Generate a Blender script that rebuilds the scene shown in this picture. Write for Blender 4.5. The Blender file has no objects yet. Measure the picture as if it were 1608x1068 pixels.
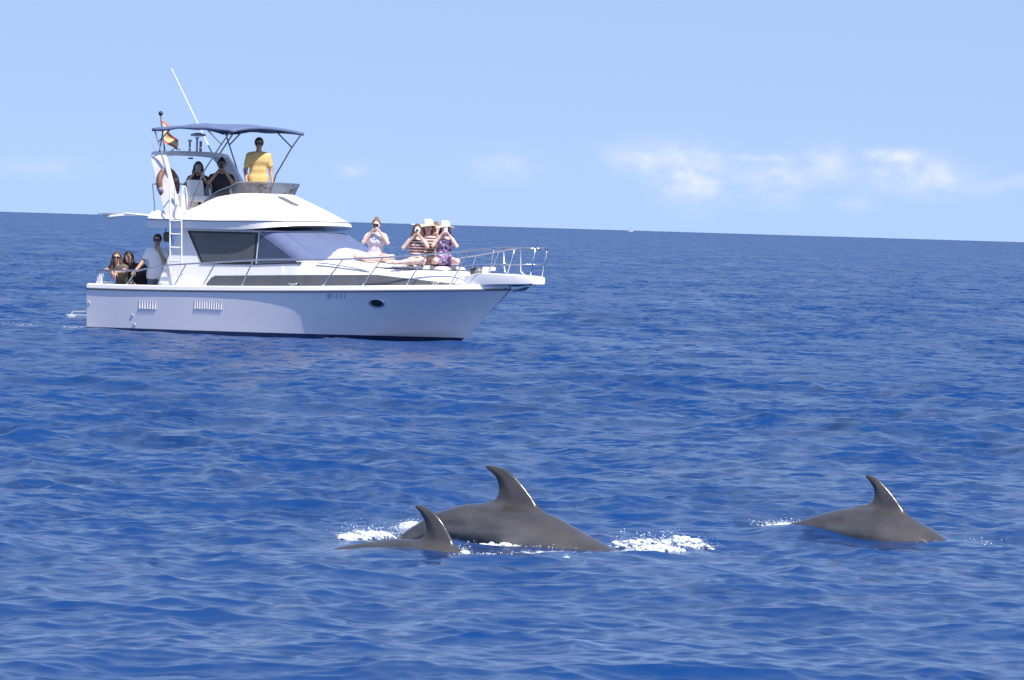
import bpy, bmesh, math, random
import numpy as np
from mathutils import Vector, Matrix

random.seed(7)
RNG = np.random.default_rng(11)
SC = bpy.context.scene
COL = SC.collection

# ------------------------------------------------------------------ camera
FPX, IW, IH, CAMH = 9000.0, 1608, 1068, 2.26
ROLL = math.atan(48 / 1608.0)
PITCH = -math.atan((534 - 356) * math.cos(ROLL) / FPX)
cf = Vector((0, math.cos(PITCH), math.sin(PITCH)))
r0 = Vector((1, 0, 0)); u0 = r0.cross(cf)
cr = r0 * math.cos(ROLL) + u0 * math.sin(ROLL)
cu = u0 * math.cos(ROLL) - r0 * math.sin(ROLL)
cam = bpy.data.cameras.new('camera')
cam.sensor_width = 36.0
cam.lens = 36.0 * FPX / IW
cam.clip_start = 0.5
cam.clip_end = 200000
camo = bpy.data.objects.new('camera', cam)
COL.objects.link(camo)
camo.matrix_world = Matrix(((cr.x, cu.x, -cf.x, 0), (cr.y, cu.y, -cf.y, 0), (cr.z, cu.z, -cf.z, CAMH), (0, 0, 0, 1)))
SC.camera = camo

# ------------------------------------------------------------------ sky, sun, exposure
SUN_EL = math.radians(55)
SUN_AZ = math.atan2(0.543, -0.84)          # compass style: angle from +Y towards +X
sund = Vector((math.sin(SUN_AZ) * math.cos(SUN_EL), math.cos(SUN_AZ) * math.cos(SUN_EL), math.sin(SUN_EL)))
world = bpy.data.worlds.new('World')
SC.world = world
world.use_nodes = True
wn, wl = world.node_tree.nodes, world.node_tree.links
wn.clear()


def wnode(t, **k):
    n = wn.new(t)
    for a, v in k.items():
        setattr(n, a, v)
    return n


def wmath(op, a, b=None, c=None, clamp=False):
    n = wn.new('ShaderNodeMath'); n.operation = op; n.use_clamp = clamp
    for i, v in enumerate((a, b, c)):
        if v is None:
            continue
        if isinstance(v, (int, float)):
            n.inputs[i].default_value = v
        else:
            wl.new(v, n.inputs[i])
    return n.outputs[0]


sky = wnode('ShaderNodeTexSky', sky_type='NISHITA', sun_disc=False)
sky.sun_elevation = SUN_EL
sky.sun_rotation = SUN_AZ
sky.altitude = 0
sky.air_density = 1.0
sky.dust_density = 0.1
sky.ozone_density = 1.6
# the camera's cool white balance seen on the sky
tint = wnode('ShaderNodeMix', data_type='RGBA', blend_type='MULTIPLY')
tint.inputs['Factor'].default_value = 1.0
wl.new(sky.outputs[0], tint.inputs['A'])
tc = wnode('ShaderNodeTexCoord')
lift = wnode('ShaderNodeVectorMath', operation='ADD')      # clean sea air: no yellow dust belt at the horizon
wl.new(tc.outputs['Generated'], lift.inputs[0]); lift.inputs[1].default_value = (0, 0, .33)
wl.new(lift.outputs[0], sky.inputs[0])
tint.inputs['B'].default_value = (1.19, 1.04, .96, 1)
# fair-weather cumulus low over the horizon, recurring all the way round
sep = wnode('ShaderNodeSeparateXYZ')
wl.new(tc.outputs['Generated'], sep.inputs[0])
azi = wmath('ARCTAN2', sep.outputs[0], sep.outputs[1])
PER = 2 * math.pi / 28
azp = wmath('SUBTRACT', wmath('MODULO', wmath('ADD', azi, 20 * PER + PER / 2), PER), PER / 2)
comb = wnode('ShaderNodeCombineXYZ')
wl.new(wmath('MULTIPLY', azi, 210.0), comb.inputs[0]); wl.new(wmath('MULTIPLY', sep.outputs[2], 330.0), comb.inputs[1])
nz = wnode('ShaderNodeTexNoise'); nz.inputs['Scale'].default_value = 1.0; nz.inputs['Detail'].default_value = 7; nz.inputs['Roughness'].default_value = .55
wl.new(comb.outputs[0], nz.inputs['Vector'])
nzw = wmath('SUBTRACT', nz.outputs['Fac'], .5)
tot = None
for (px, py, rx, ry, st) in [(1005, 248, 50, 20, .75), (1085, 276, 48, 36, .95), (1215, 285, 40, 28, .65), (1290, 258, 36, 26, .6),
                             (1190, 248, 45, 5, .6), (1393, 243, 34, 9, .95), (1405, 276, 60, 24, .55), (1462, 280, 26, 26, .5), (1520, 288, 40, 18, .4),
                             (1335, 318, 26, 12, .35), (785, 262, 46, 22, .4), (548, 267, 22, 10, .5), (1600, 286, 30, 12, .35), (60, 262, 70, 14, .25)]:
    az0 = (px - 804) / FPX; el0 = (356 + (px - 804) * .02985 - py) / FPX
    dx = wmath('MULTIPLY', wmath('SUBTRACT', azp, az0), FPX / rx)
    dz = wmath('MULTIPLY', wmath('SUBTRACT', sep.outputs[2], el0), FPX / ry)
    d2 = wmath('ADD', wmath('MULTIPLY', dx, dx), wmath('MULTIPLY', dz, dz))
    g = wmath('MULTIPLY', wmath('EXPONENT', wmath('MULTIPLY', d2, -.8)), st)
    tot = g if tot is None else wmath('ADD', tot, g)
cl = wmath('MULTIPLY_ADD', nzw, 2.2, .6)
cl = wmath('MULTIPLY', wmath('MULTIPLY', tot, cl), 1.1, clamp=True)
cmix = wnode('ShaderNodeMix', data_type='RGBA')
wl.new(wmath('MULTIPLY', cl, .32), cmix.inputs['Factor'])
wl.new(tint.outputs['Result'], cmix.inputs['A'])
cmix.inputs['B'].default_value = (6.9, 5.9, 6.8, 1)
bg = wnode('ShaderNodeBackground')
bg.inputs['Strength'].default_value = 0.137
wl.new(cmix.outputs['Result'], bg.inputs['Color'])
wout = wnode('ShaderNodeOutputWorld')
wl.new(bg.outputs[0], wout.inputs[0])

sl = bpy.data.lights.new('sun', 'SUN')
sl.energy = 3.6
sl.angle = math.radians(0.53)
sl.color = (1.0, 0.955, 0.90)
so = bpy.data.objects.new('sun', sl)
COL.objects.link(so)
so.rotation_euler = (-sund).to_track_quat('-Z', 'Y').to_euler()

SC.view_settings.view_transform = 'Standard'
SC.view_settings.look = 'None'
SC.view_settings.gamma = 1.0
SC.view_settings.use_curve_mapping = False
SC.view_settings.exposure = 0.85
SC.cycles.max_bounces = 8
SC.cycles.transparent_max_bounces = 12
SC.cycles.use_denoising = True


# ------------------------------------------------------------------ helpers
def mat(name, col, rough=.5, metal=0., var=.06, scale=6., bump=0., spec=.5, coat=0., alpha=1., trans=0., ior=1.5, sub=0.):
    m = bpy.data.materials.new(name); m.use_nodes = True
    n, l = m.node_tree.nodes, m.node_tree.links
    b = n['Principled BSDF']
    tcn = n.new('ShaderNodeTexCoord')
    nn = n.new('ShaderNodeTexNoise'); nn.inputs['Scale'].default_value = scale; nn.inputs['Detail'].default_value = 4
    l.new(tcn.outputs['Object'], nn.inputs['Vector'])
    rp = n.new('ShaderNodeMapRange'); rp.inputs['From Min'].default_value = .3; rp.inputs['From Max'].default_value = .7
    rp.inputs['To Min'].default_value = 1 - var; rp.inputs['To Max'].default_value = 1 + var
    l.new(nn.outputs['Fac'], rp.inputs['Value'])
    mx = n.new('ShaderNodeVectorMath'); mx.operation = 'SCALE'; mx.inputs[0].default_value = col[:3]
    l.new(rp.outputs[0], mx.inputs['Scale'])
    l.new(mx.outputs[0], b.inputs['Base Color'])
    b.inputs['Roughness'].default_value = rough; b.inputs['Metallic'].default_value = metal
    b.inputs['Specular IOR Level'].default_value = spec; b.inputs['Coat Weight'].default_value = coat; b.inputs['Coat Roughness'].default_value = .08
    b.inputs['Alpha'].default_value = alpha; b.inputs['IOR'].default_value = ior; b.inputs['Transmission Weight'].default_value = trans
    if sub:
        b.inputs['Subsurface Weight'].default_value = sub; b.inputs['Subsurface Radius'].default_value = (.012, .005, .003); b.inputs['Subsurface Scale'].default_value = .5
    if bump:
        bp = n.new('ShaderNodeBump'); bp.inputs['Strength'].default_value = bump; bp.inputs['Distance'].default_value = .01
        l.new(nn.outputs['Fac'], bp.inputs['Height']); l.new(bp.outputs[0], b.inputs['Normal'])
    return m


def mesh(name, V, Fc, m, parent=None, smooth=False, bevel=0.):
    me = bpy.data.meshes.new(name)
    me.from_pydata([tuple(map(float, v)) for v in V], [], [tuple(int(i) for i in f) for f in Fc])
    bm = bmesh.new(); bm.from_mesh(me)
    bmesh.ops.recalc_face_normals(bm, faces=bm.faces)
    if bevel:
        bmesh.ops.bevel(bm, geom=[e for e in bm.edges if len(e.link_faces) == 2 and e.calc_face_angle() > .6], offset=bevel, segments=2, affect='EDGES', profile=.6)
    bm.to_mesh(me); bm.free()
    return link(name, me, m, parent, smooth)


def link(name, me, m, parent=None, smooth=False):
    if smooth:
        me.polygons.foreach_set('use_smooth', [True] * len(me.polygons))
    o = bpy.data.objects.new(name, me)
    if m is not None:
        me.materials.append(m)
    COL.objects.link(o)
    if parent is not None:
        o.parent = parent
    return o


def tag(o, label, cat, group=None, kind=None):
    if label: o['label'] = label
    if cat: o['category'] = cat
    if group: o['group'] = group
    if kind: o['kind'] = kind
    return o


def empty(name, loc, rz=0):
    o = bpy.data.objects.new(name, None); o.empty_display_size = .1
    COL.objects.link(o); o.location = loc; o.rotation_euler = (0, 0, rz)
    return o


class MB:
    def __init__(s): s.V, s.F = [], []

    def add(s, V, Fc):
        n = len(s.V); s.V += [tuple(v) for v in V]; s.F += [tuple(i + n for i in f) for f in Fc]

    def box(s, c, d, R=None):
        V = [Vector((sx * d[0] / 2, sy * d[1] / 2, sz * d[2] / 2)) for sx in (-1, 1) for sy in (-1, 1) for sz in (-1, 1)]
        if R is not None: V = [R @ v for v in V]
        s.add([v + Vector(c) for v in V], [(0, 1, 3, 2), (4, 6, 7, 5), (0, 4, 5, 1), (2, 3, 7, 6), (0, 2, 6, 4), (1, 5, 7, 3)])

    def tube(s, pts, r, n=8, closed=False):
        pts = [Vector(p) for p in pts]; N = len(pts); V = []; prev = None
        rs = r if isinstance(r, (list, tuple)) else [r] * N
        for i, p in enumerate(pts):
            if closed: d = pts[(i + 1) % N] - pts[i - 1]
            else: d = pts[min(i + 1, N - 1)] - pts[max(i - 1, 0)]
            d.normalize()
            if prev is None:
                a = Vector((0, 0, 1)) if abs(d.z) < .9 else Vector((1, 0, 0)); a = (a - d * a.dot(d)).normalized()
            else:
                a = (prev - d * prev.dot(d)).normalized()
            prev = a; b = d.cross(a)
            for k in range(n):
                t = 2 * math.pi * k / n; V.append(p + (a * math.cos(t) + b * math.sin(t)) * rs[i])
        Fc = []
        for i in range(N if closed else N - 1):
            for k in range(n):
                j = (i + 1) % N
                Fc.append((i * n + k, i * n + (k + 1) % n, j * n + (k + 1) % n, j * n + k))
        if not closed:
            Fc += [tuple(range(n))[::-1], tuple((N - 1) * n + k for k in range(n))]
        s.add(V, Fc)

    def lathe(s, prof, c, n=20, R=None):
        V = []; 
        for (r, z) in prof:
            for k in range(n):
                t = 2 * math.pi * k / n; v = Vector((r * math.cos(t), r * math.sin(t), z))
                if R is not None: v = R @ v
                V.append(v + Vector(c))
        Fc = []
        for i in range(len(prof) - 1):
            for k in range(n):
                Fc.append((i * n + k, i * n + (k + 1) % n, (i + 1) * n + (k + 1) % n, (i + 1) * n + k))
        Fc += [tuple(range(n))[::-1], tuple((len(prof) - 1) * n + k for k in range(n))]
        s.add(V, Fc)

    def prism(s, poly, off):
        n = len(poly); V = [Vector(p) for p in poly] + [Vector(p) + Vector(off) for p in poly]
        s.add(V, [tuple(range(n)), tuple(range(2 * n - 1, n - 1, -1))] + [(i, (i + 1) % n, (i + 1) % n + n, i + n) for i in range(n)])

    def grid(s, rows, close=False):
        nr, nc = len(rows), len(rows[0]); V = [p for r_ in rows for p in r_]; Fc = []
        for i in range(nr - 1):
            for j in range(nc if close else nc - 1):
                k = (j + 1) % nc
                Fc.append((i * nc + j, i * nc + k, (i + 1) * nc + k, (i + 1) * nc + j))
        s.add(V, Fc)

    def build(s, name, m, parent=None, smooth=False, bevel=0., autosmooth=None):
        o = mesh(name, s.V, s.F, m, parent, smooth or autosmooth is not None, bevel)
        if autosmooth is not None:
            bm = bmesh.new(); bm.from_mesh(o.data)
            for e in bm.edges:
                if len(e.link_faces) != 2 or e.calc_face_angle(0) > autosmooth: e.smooth = False
            bm.to_mesh(o.data); bm.free()
        return o


def spline(pts, n):
    P = [np.array(p, float) for p in pts]; P = [2 * P[0] - P[1]] + P + [2 * P[-1] - P[-2]]
    out = []; m = len(P) - 3
    for i in range(n):
        t = i / (n - 1) * m; k = min(int(t), m - 1); t -= k
        a, b, c, d = P[k:k + 4]
        out.append(.5 * (2 * b + (c - a) * t + (2 * a - 5 * b + 4 * c - d) * t * t + (-a + 3 * b - 3 * c + d) * t ** 3))
    return out


def curve_fn(xs, ys):
    P = np.array(spline(list(zip(xs, ys)), 400))
    return lambda x: float(np.interp(x, P[:, 0], P[:, 1]))


# signed-distance modelling for bodies (one continuous surface)
class Field:
    def __init__(s, lo, hi, h):
        s.h = h; s.lo = np.array(lo, float); s.n = (np.ceil((np.array(hi) - s.lo) / h).astype(int) + 1)
        s.f = np.full(s.n, .3, np.float32)

    def region(s, lo, hi):
        a = np.clip(((np.array(lo) - s.lo) / s.h).astype(int), 0, s.n); b = np.clip(((np.array(hi) - s.lo) / s.h).astype(int) + 2, 0, s.n)
        ax = [s.lo[i] + s.h * np.arange(a[i], b[i]) for i in range(3)]
        g = np.meshgrid(*ax, indexing='ij')
        return tuple(slice(a[i], b[i]) for i in range(3)), [q.astype(np.float32) for q in g]

    def smin(s, sl, d, k):
        a = s.f[sl]
        if k > 0:
            hh = np.maximum(k - np.abs(a - d), 0) / k
            s.f[sl] = np.minimum(a, d) - hh * hh * k * .25
        else:
            s.f[sl] = np.minimum(a, d)

    def cone(s, a, b, ra, rb, k=.02, inf=0.):
        a = np.array(a, float); b = np.array(b, float); ra += inf; rb += inf; m = max(ra, rb) + k * 1.2 + 2 * s.h
        sl, (X, Y, Z) = s.region(np.minimum(a, b) - m, np.maximum(a, b) + m)
        if X.size == 0: return
        ba = b - a; L = max(float(ba @ ba), 1e-9)
        t = np.clip(((X - a[0]) * ba[0] + (Y - a[1]) * ba[1] + (Z - a[2]) * ba[2]) / L, 0, 1)
        d = np.sqrt((X - a[0] - t * ba[0]) ** 2 + (Y - a[1] - t * ba[1]) ** 2 + (Z - a[2] - t * ba[2]) ** 2) - (ra + (rb - ra) * t)
        s.smin(sl, d, k)

    def ell(s, c, r, R=None, k=.02, inf=0.):
        c = np.array(c, float); r = np.array(r, float) + inf; m = r.max() + k * 1.2 + 2 * s.h
        sl, (X, Y, Z) = s.region(c - m, c + m)
        if X.size == 0: return
        q = [X - c[0], Y - c[1], Z - c[2]]
        if R is not None:
            R = np.array(R); q = [q[0] * R[0, i] + q[1] * R[1, i] + q[2] * R[2, i] for i in range(3)]
        k0 = np.sqrt(sum((q[i] / r[i]) ** 2 for i in range(3))); k1 = np.sqrt(sum((q[i] / r[i] ** 2) ** 2 for i in range(3)))
        s.smin(sl, k0 * (k0 - 1) / np.maximum(k1, 1e-6), k)

    def coords(s):
        return np.meshgrid(*[(s.lo[i] + s.h * np.arange(s.n[i])).astype(np.float32) for i in range(3)], indexing='ij')

    def cut(s, p, nrm):              # keep the side opposite to nrm
        X, Y, Z = s.coords(); nrm = np.array(nrm, float); nrm /= np.linalg.norm(nrm)
        s.f = np.maximum(s.f, (X - p[0]) * nrm[0] + (Y - p[1]) * nrm[1] + (Z - p[2]) * nrm[2])

    def carve_ball(s, c, r):
        X, Y, Z = s.coords()
        s.f = np.maximum(s.f, r - np.sqrt((X - c[0]) ** 2 + (Y - c[1]) ** 2 + (Z - c[2]) ** 2))

    def mesh(s, name):
        f = s.f; f[0], f[-1], f[:, 0], f[:, -1], f[:, :, 0], f[:, :, -1] = (.3,) * 6
        ins = f < 0; nx, ny, nz_ = f.shape
        cnt = np.zeros((nx - 1, ny - 1, nz_ - 1), np.int8); cor = [(i, j, k) for i in (0, 1) for j in (0, 1) for k in (0, 1)]
        for (i, j, k) in cor: cnt += ins[i:nx - 1 + i, j:ny - 1 + j, k:nz_ - 1 + k]
        ci = np.argwhere((cnt > 0) & (cnt < 8))
        acc = np.zeros((len(ci), 3)); num = np.zeros(len(ci)); fv = {c: f[ci[:, 0] + c[0], ci[:, 1] + c[1], ci[:, 2] + c[2]] for c in cor}
        for c in cor:
            for ax in range(3):
                if c[ax]: continue
                d = list(c); d[ax] = 1; d = tuple(d); A, B = fv[c], fv[d]; m = (A < 0) != (B < 0)
                t = np.where(m, A / np.where(m, A - B, 1), 0); p = np.tile(np.array(c, float), (len(ci), 1)); p[:, ax] += t
                acc += p * m[:, None]; num += m
        V = s.lo + s.h * (ci + acc / num[:, None])
        idx = np.full(cnt.shape, -1, np.int64); idx[ci[:, 0], ci[:, 1], ci[:, 2]] = np.arange(len(ci))
        Q = []
        for ax in range(3):
            o = [1, 2] if ax == 0 else ([2, 0] if ax == 1 else [0, 1])
            sa = [slice(None)] * 3; sb = [slice(None)] * 3; sa[ax] = slice(0, -1); sb[ax] = slice(1, None)
            A, B = ins[tuple(sa)], ins[tuple(sb)]; e = np.argwhere(A != B); fl = A[e[:, 0], e[:, 1], e[:, 2]]
            ok = (e[:, o[0]] > 0) & (e[:, o[1]] > 0) & (e[:, o[0]] < f.shape[o[0]] - 1) & (e[:, o[1]] < f.shape[o[1]] - 1); e = e[ok]; fl = fl[ok]
            q = []
            for (du, dv) in ((1, 1), (0, 1), (0, 0), (1, 0)):
                g = e.copy(); g[:, o[0]] -= du; g[:, o[1]] -= dv; q.append(idx[g[:, 0], g[:, 1], g[:, 2]])
            q = np.stack(q, 1); q[~fl] = q[~fl][:, ::-1]; Q.append(q)
        Q = np.concatenate(Q)
        return npmesh(name, V, Q)


def npmesh(name, V, Q):
    me = bpy.data.meshes.new(name); n, k = len(Q), Q.shape[1]
    me.vertices.add(len(V)); me.vertices.foreach_set('co', np.asarray(V, np.float32).ravel())
    me.loops.add(n * k); me.loops.foreach_set('vertex_index', Q.astype(np.int32).ravel())
    me.polygons.add(n); me.polygons.foreach_set('loop_start', np.arange(0, n * k, k, dtype=np.int32))
    me.update(calc_edges=True); me.validate()
    return me


# yacht frame: local x forward, y port, z up
YA = math.radians(36.0)
YO = Vector((-7.349, 113.374, 0.0))
YM = Matrix.Rotation(-YA, 3, 'Z')


def yw(p): return YO + YM @ Vector(p)


# ------------------------------------------------------------------ sea
DOLPH = [dict(p=(0.075, 40.85), yaw=-28), dict(p=(-.487, 39.55), yaw=-28), dict(p=(2.89, 43.05), yaw=-28)]


def build_sea():
    # rows: distance rings round the photographer's boat, finest near; columns: bearings, dense ahead
    D = [22.0]
    while D[-1] < 45000:
        d = D[-1]; D.append(d + max(.036, .063 * (d / 40) ** 1.5) if d < 6000 else d * 1.25)
    D = np.array([.4, 4, 9, 14, 18, 20.5] + D)
    th = np.concatenate([-np.geomspace(math.pi, .125, 26)[:-1], np.linspace(-.114, .114, 560), np.geomspace(.125, math.pi, 26)[1:]])
    R_, T_ = np.meshgrid(D, th, indexing='ij'); R_ = R_.astype(np.float64)
    X = (R_ * np.sin(T_)).ravel(); Y = (R_ * np.cos(T_)).ravel(); Rr = R_.ravel()
    sp = np.where(Rr < 22, .06, np.maximum(.036, .063 * (Rr / 40) ** 1.5))
    N = 330
    lam = np.exp(RNG.uniform(math.log(.14), math.log(9), N)); lam.sort()
    main = math.radians(252)
    z = np.zeros_like(X); dx = np.zeros_like(X); dy = np.zeros_like(X); lost = np.zeros_like(X)
    for L in lam:
        spread = .7 + .3 * min(1, max(0, (2.5 - L) / 2.5))
        a_ = main + RNG.normal(0, spread); k = 2 * math.pi / L
        slope = .0136 * (1 if L < .9 else (.9 / L) ** .5)
        A = slope / k; ph = RNG.uniform(0, 6.28)
        g = np.clip((L / sp - 1.3) / 1.2, 0, 1)
        m = g > 0
        if not m.any():
            lost += slope ** 2 / 2; continue
        lost += (1 - g * g) * slope ** 2 / 2
        p = (k * math.cos(a_)) * X[m] + (k * math.sin(a_)) * Y[m] + ph
        s_, c_ = np.sin(p), np.cos(p); gm = g[m] * A
        z[m] += gm * c_; dx[m] -= gm * s_ * (2.3 * math.cos(a_)); dy[m] -= gm * s_ * (2.3 * math.sin(a_))
    # gusts: patches of rougher and smoother water
    gust = 1 + .22 * np.sin(X * .31 + .8 * np.sin(Y * .11)) * np.sin(Y * .083 + 1.3 * np.sin(X * .17) + .6)
    z *= gust; dx *= gust; dy *= gust
    calm = np.ones_like(X); foam = np.zeros_like(X); add = np.zeros_like(X)
    for i, d in enumerate(DOLPH):                      # slick water round the surfacing animals
        c, s = math.cos(math.radians(d['yaw'])), math.sin(math.radians(d['yaw']))
        u = (X - d['p'][0]) * c + (Y - d['p'][1]) * s; v = -(X - d['p'][0]) * s + (Y - d['p'][1]) * c
        e = np.exp(-((u + .1) / 1.25) ** 2 - (v / .6) ** 2); calm *= 1 - .84 * e
    xb = np.array(yw((4.3, 0, 0)))
    c, s = math.cos(-YA), math.sin(-YA)
    u = (X - xb[0]) * c + (Y - xb[1]) * s; v = -(X - xb[0]) * s + (Y - xb[1]) * c
    calm *= 1 - .35 * np.exp(-(u / 5) ** 4 - (v / 2.4) ** 4)
    add += .095 * np.exp(-((u - 3.7) / 1.6) ** 2 - (v / 1.5) ** 2)
    for (bx_, by_, am, rx_, ry_) in SWELL: add += am * np.exp(-((X - bx_) / rx_) ** 2 - ((Y - by_) / ry_) ** 2)
    z = z * calm + add; dx *= calm; dy *= calm
    # foam: wake lines at the stern and along the animals' backs
    foam += .9 * np.exp(-((u + 4.9) / .5) ** 2 - ((v + .9) / .9) ** 2) + .66 * np.exp(-((u + 6.5) / 2.4) ** 2 - ((v + .4) / 1.2) ** 2)
    foam += .45 * np.exp(-((np.abs(v) - 1.55) / .18) ** 2) * (np.abs(u + .3) < 4.3) + .5 * np.exp(-((u - 4.3) / .5) ** 2 - ((v + .5) / .5) ** 2)
    for (fx, fy, ra, rb, st) in FOAM:
        foam += st * np.exp(-((X - fx) / ra) ** 2 - ((Y - fy) / rb) ** 2)
    foam = np.clip(foam * .64, 0, .48)
    V = np.stack([X + dx, Y + dy, z], 1)
    nr, nc = len(D), len(th); i = np.arange(nr - 1)[:, None] * nc; j = np.arange(nc - 1)[None, :]
    q = (i + j).ravel(); Q = np.stack([q, q + nc, q + nc + 1, q + 1], 1)
    me = npmesh('sea', V, Q[:, ::-1])
    var = lost * .5 * .15 + .0002
    chop = .19 + .95 * np.sqrt(lost / .0254)
    rough = np.sqrt(np.sqrt(2 * var))
    for nm, arr in (('ripple', rough), ('foam', foam), ('chop', chop)):
        at = me.attributes.new(nm, 'FLOAT', 'POINT'); at.data.foreach_set('value', arr.astype(np.float32))
    m = bpy.data.materials.new('sea_water'); m.use_nodes = True
    n, l = m.node_tree.nodes, m.node_tree.links; b = n['Principled BSDF']
    geo = n.new('ShaderNodeNewGeometry')
    a1 = n.new('ShaderNodeAttribute'); a1.attribute_name = 'ripple'
    a3 = n.new('ShaderNodeAttribute'); a3.attribute_name = 'chop'
    a2 = n.new('ShaderNodeAttribute'); a2.attribute_name = 'foam'
    big = n.new('ShaderNodeTexNoise'); big.inputs['Scale'].default_value = .35; big.inputs['Detail'].default_value = 3
    l.new(geo.outputs['Position'], big.inputs['Vector'])
    cr_ = n.new('ShaderNodeMix'); cr_.data_type = 'RGBA'
    cr_.inputs['A'].default_value = WATER_A; cr_.inputs['B'].default_value = WATER_B
    l.new(big.outputs['Fac'], cr_.inputs['Factor'])
    fn = n.new('ShaderNodeTexNoise'); fn.inputs['Scale'].default_value = 1; fn.inputs['Detail'].default_value = 7; fn.inputs['Roughness'].default_value = .75
    fp = n.new('ShaderNodeMapping'); fp.inputs['Scale'].default_value = (16, 7, 10); l.new(geo.outputs['Position'], fp.inputs['Vector']); l.new(fp.outputs[0], fn.inputs['Vector'])
    fm = n.new('ShaderNodeMath'); fm.operation = 'ADD'; l.new(a2.outputs['Fac'], fm.inputs[0]); l.new(fn.outputs['Fac'], fm.inputs[1])
    fr = n.new('ShaderNodeMapRange'); fr.inputs['From Min'].default_value = .88; fr.inputs['From Max'].default_value = 1.12
    l.new(fm.outputs[0], fr.inputs['Value'])
    fr.inputs['To Max'].default_value = .85
    fx = n.new('ShaderNodeMix'); fx.data_type = 'RGBA'; l.new(fr.outputs[0], fx.inputs['Factor']); l.new(cr_.outputs['Result'], fx.inputs['A'])
    fx.inputs['B'].default_value = (.72, .76, .8, 1)
    l.new(fx.outputs['Result'], b.inputs['Base Color'])
    ra_ = n.new('ShaderNodeMath'); ra_.operation = 'ADD'; l.new(a1.outputs['Fac'], ra_.inputs[0]); l.new(fr.outputs[0], ra_.inputs[1])
    gm = n.new('ShaderNodeMapping'); gm.inputs['Scale'].default_value = (.22, .035, .1); l.new(geo.outputs['Position'], gm.inputs['Vector'])
    gn = n.new('ShaderNodeTexNoise'); gn.inputs['Scale'].default_value = 1; gn.inputs['Detail'].default_value = 5; gn.inputs['Roughness'].default_value = .65
    l.new(gm.outputs[0], gn.inputs['Vector'])
    gr = n.new('ShaderNodeMapRange'); gr.inputs['From Min'].default_value = .3; gr.inputs['From Max'].default_value = .7
    gr.inputs['To Min'].default_value = .72; gr.inputs['To Max'].default_value = 1.28; l.new(gn.outputs['Fac'], gr.inputs['Value'])
    gx = n.new('ShaderNodeMath'); gx.operation = 'MULTIPLY'; l.new(ra_.outputs[0], gx.inputs[0]); l.new(gr.outputs[0], gx.inputs[1])
    l.new(gx.outputs[0], b.inputs['Roughness'])
    b.inputs['IOR'].default_value = 1.333; b.inputs['Specular Tint'].default_value = (.62, 1.0, 1, 1)
    # fine ripples: slope noise at two sizes
    tot_ = None
    for (sc_, sy_, amp) in ((.8, .8, .8), (2.4, 2.4, 1.45), (6.5, 6.5, 2.0), (1.5, .12, .9)):
        mp = n.new('ShaderNodeMapping'); mp.inputs['Scale'].default_value = (sc_ * .8, sy_, sc_); mp.inputs['Rotation'].default_value = (0, 0, .3 if sy_ > .5 else .05)
        l.new(geo.outputs['Position'], mp.inputs['Vector'])
        rn = n.new('ShaderNodeTexNoise'); rn.inputs['Scale'].default_value = 1; rn.inputs['Detail'].default_value = 2.5; l.new(mp.outputs[0], rn.inputs['Vector'])
        sb = n.new('ShaderNodeVectorMath'); sb.operation = 'SUBTRACT'; l.new(rn.outputs['Color'], sb.inputs[0]); sb.inputs[1].default_value = (.5, .5, .5)
        ml = n.new('ShaderNodeVectorMath'); ml.operation = 'MULTIPLY'; l.new(sb.outputs[0], ml.inputs[0]); ml.inputs[1].default_value = (amp, amp, 0)
        if tot_ is None: tot_ = ml.outputs[0]
        else:
            ad = n.new('ShaderNodeVectorMath'); l.new(tot_, ad.inputs[0]); l.new(ml.outputs[0], ad.inputs[1]); tot_ = ad.outputs[0]
    gs = n.new('ShaderNodeVectorMath'); gs.operation = 'SCALE'; l.new(tot_, gs.inputs[0]); l.new(a3.outputs['Fac'], gs.inputs['Scale'])
    ad = n.new('ShaderNodeVectorMath'); l.new(gs.outputs[0], ad.inputs[0]); l.new(geo.outputs['Normal'], ad.inputs[1])
    nm = n.new('ShaderNodeVectorMath'); nm.operation = 'NORMALIZE'; l.new(ad.outputs[0], nm.inputs[0]); l.new(nm.outputs[0], b.inputs['Normal'])
    o = link('sea', me, m, None, True)
    tag(o, 'choppy deep blue open sea reaching to the horizon', 'sea', kind='structure')
    return o


SWELL = [(2.25, 43.25, .085, .35, .45), (-.46, 40.5, .055, .22, .35), (-.80, 39.4, .035, .3, .35), (1.08, 40.55, .06, .22, .3), (1.30, 40.7, .05, .15, .3), (3.3, 42.5, .02, .3, .4)]
WATER_A = (.0010, .0295, .132, 1)
WATER_B = (.0014, .0385, .160, 1)
FOAM = [(.95, 40.45, .28, .5, .55), (1.12, 40.6, .2, .35, .5), (-1.1, 40.9, .22, .8, .45), (-.62, 41.9, .22, .7, .5), (-.35, 41.6, .3, .5, .3),
        (.33, 39.9, .3, .35, .5), (.05, 39.85, .4, .3, .4), (-.2, 39.3, .2, .3, .5), (.5, 40.3, .5, .4, .35), (1.85, 44.2, .5, .8, .35), (2.3, 43.6, .4, .5, .25), (3.5, 42.7, .4, .4, .3)]
build_sea()

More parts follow.
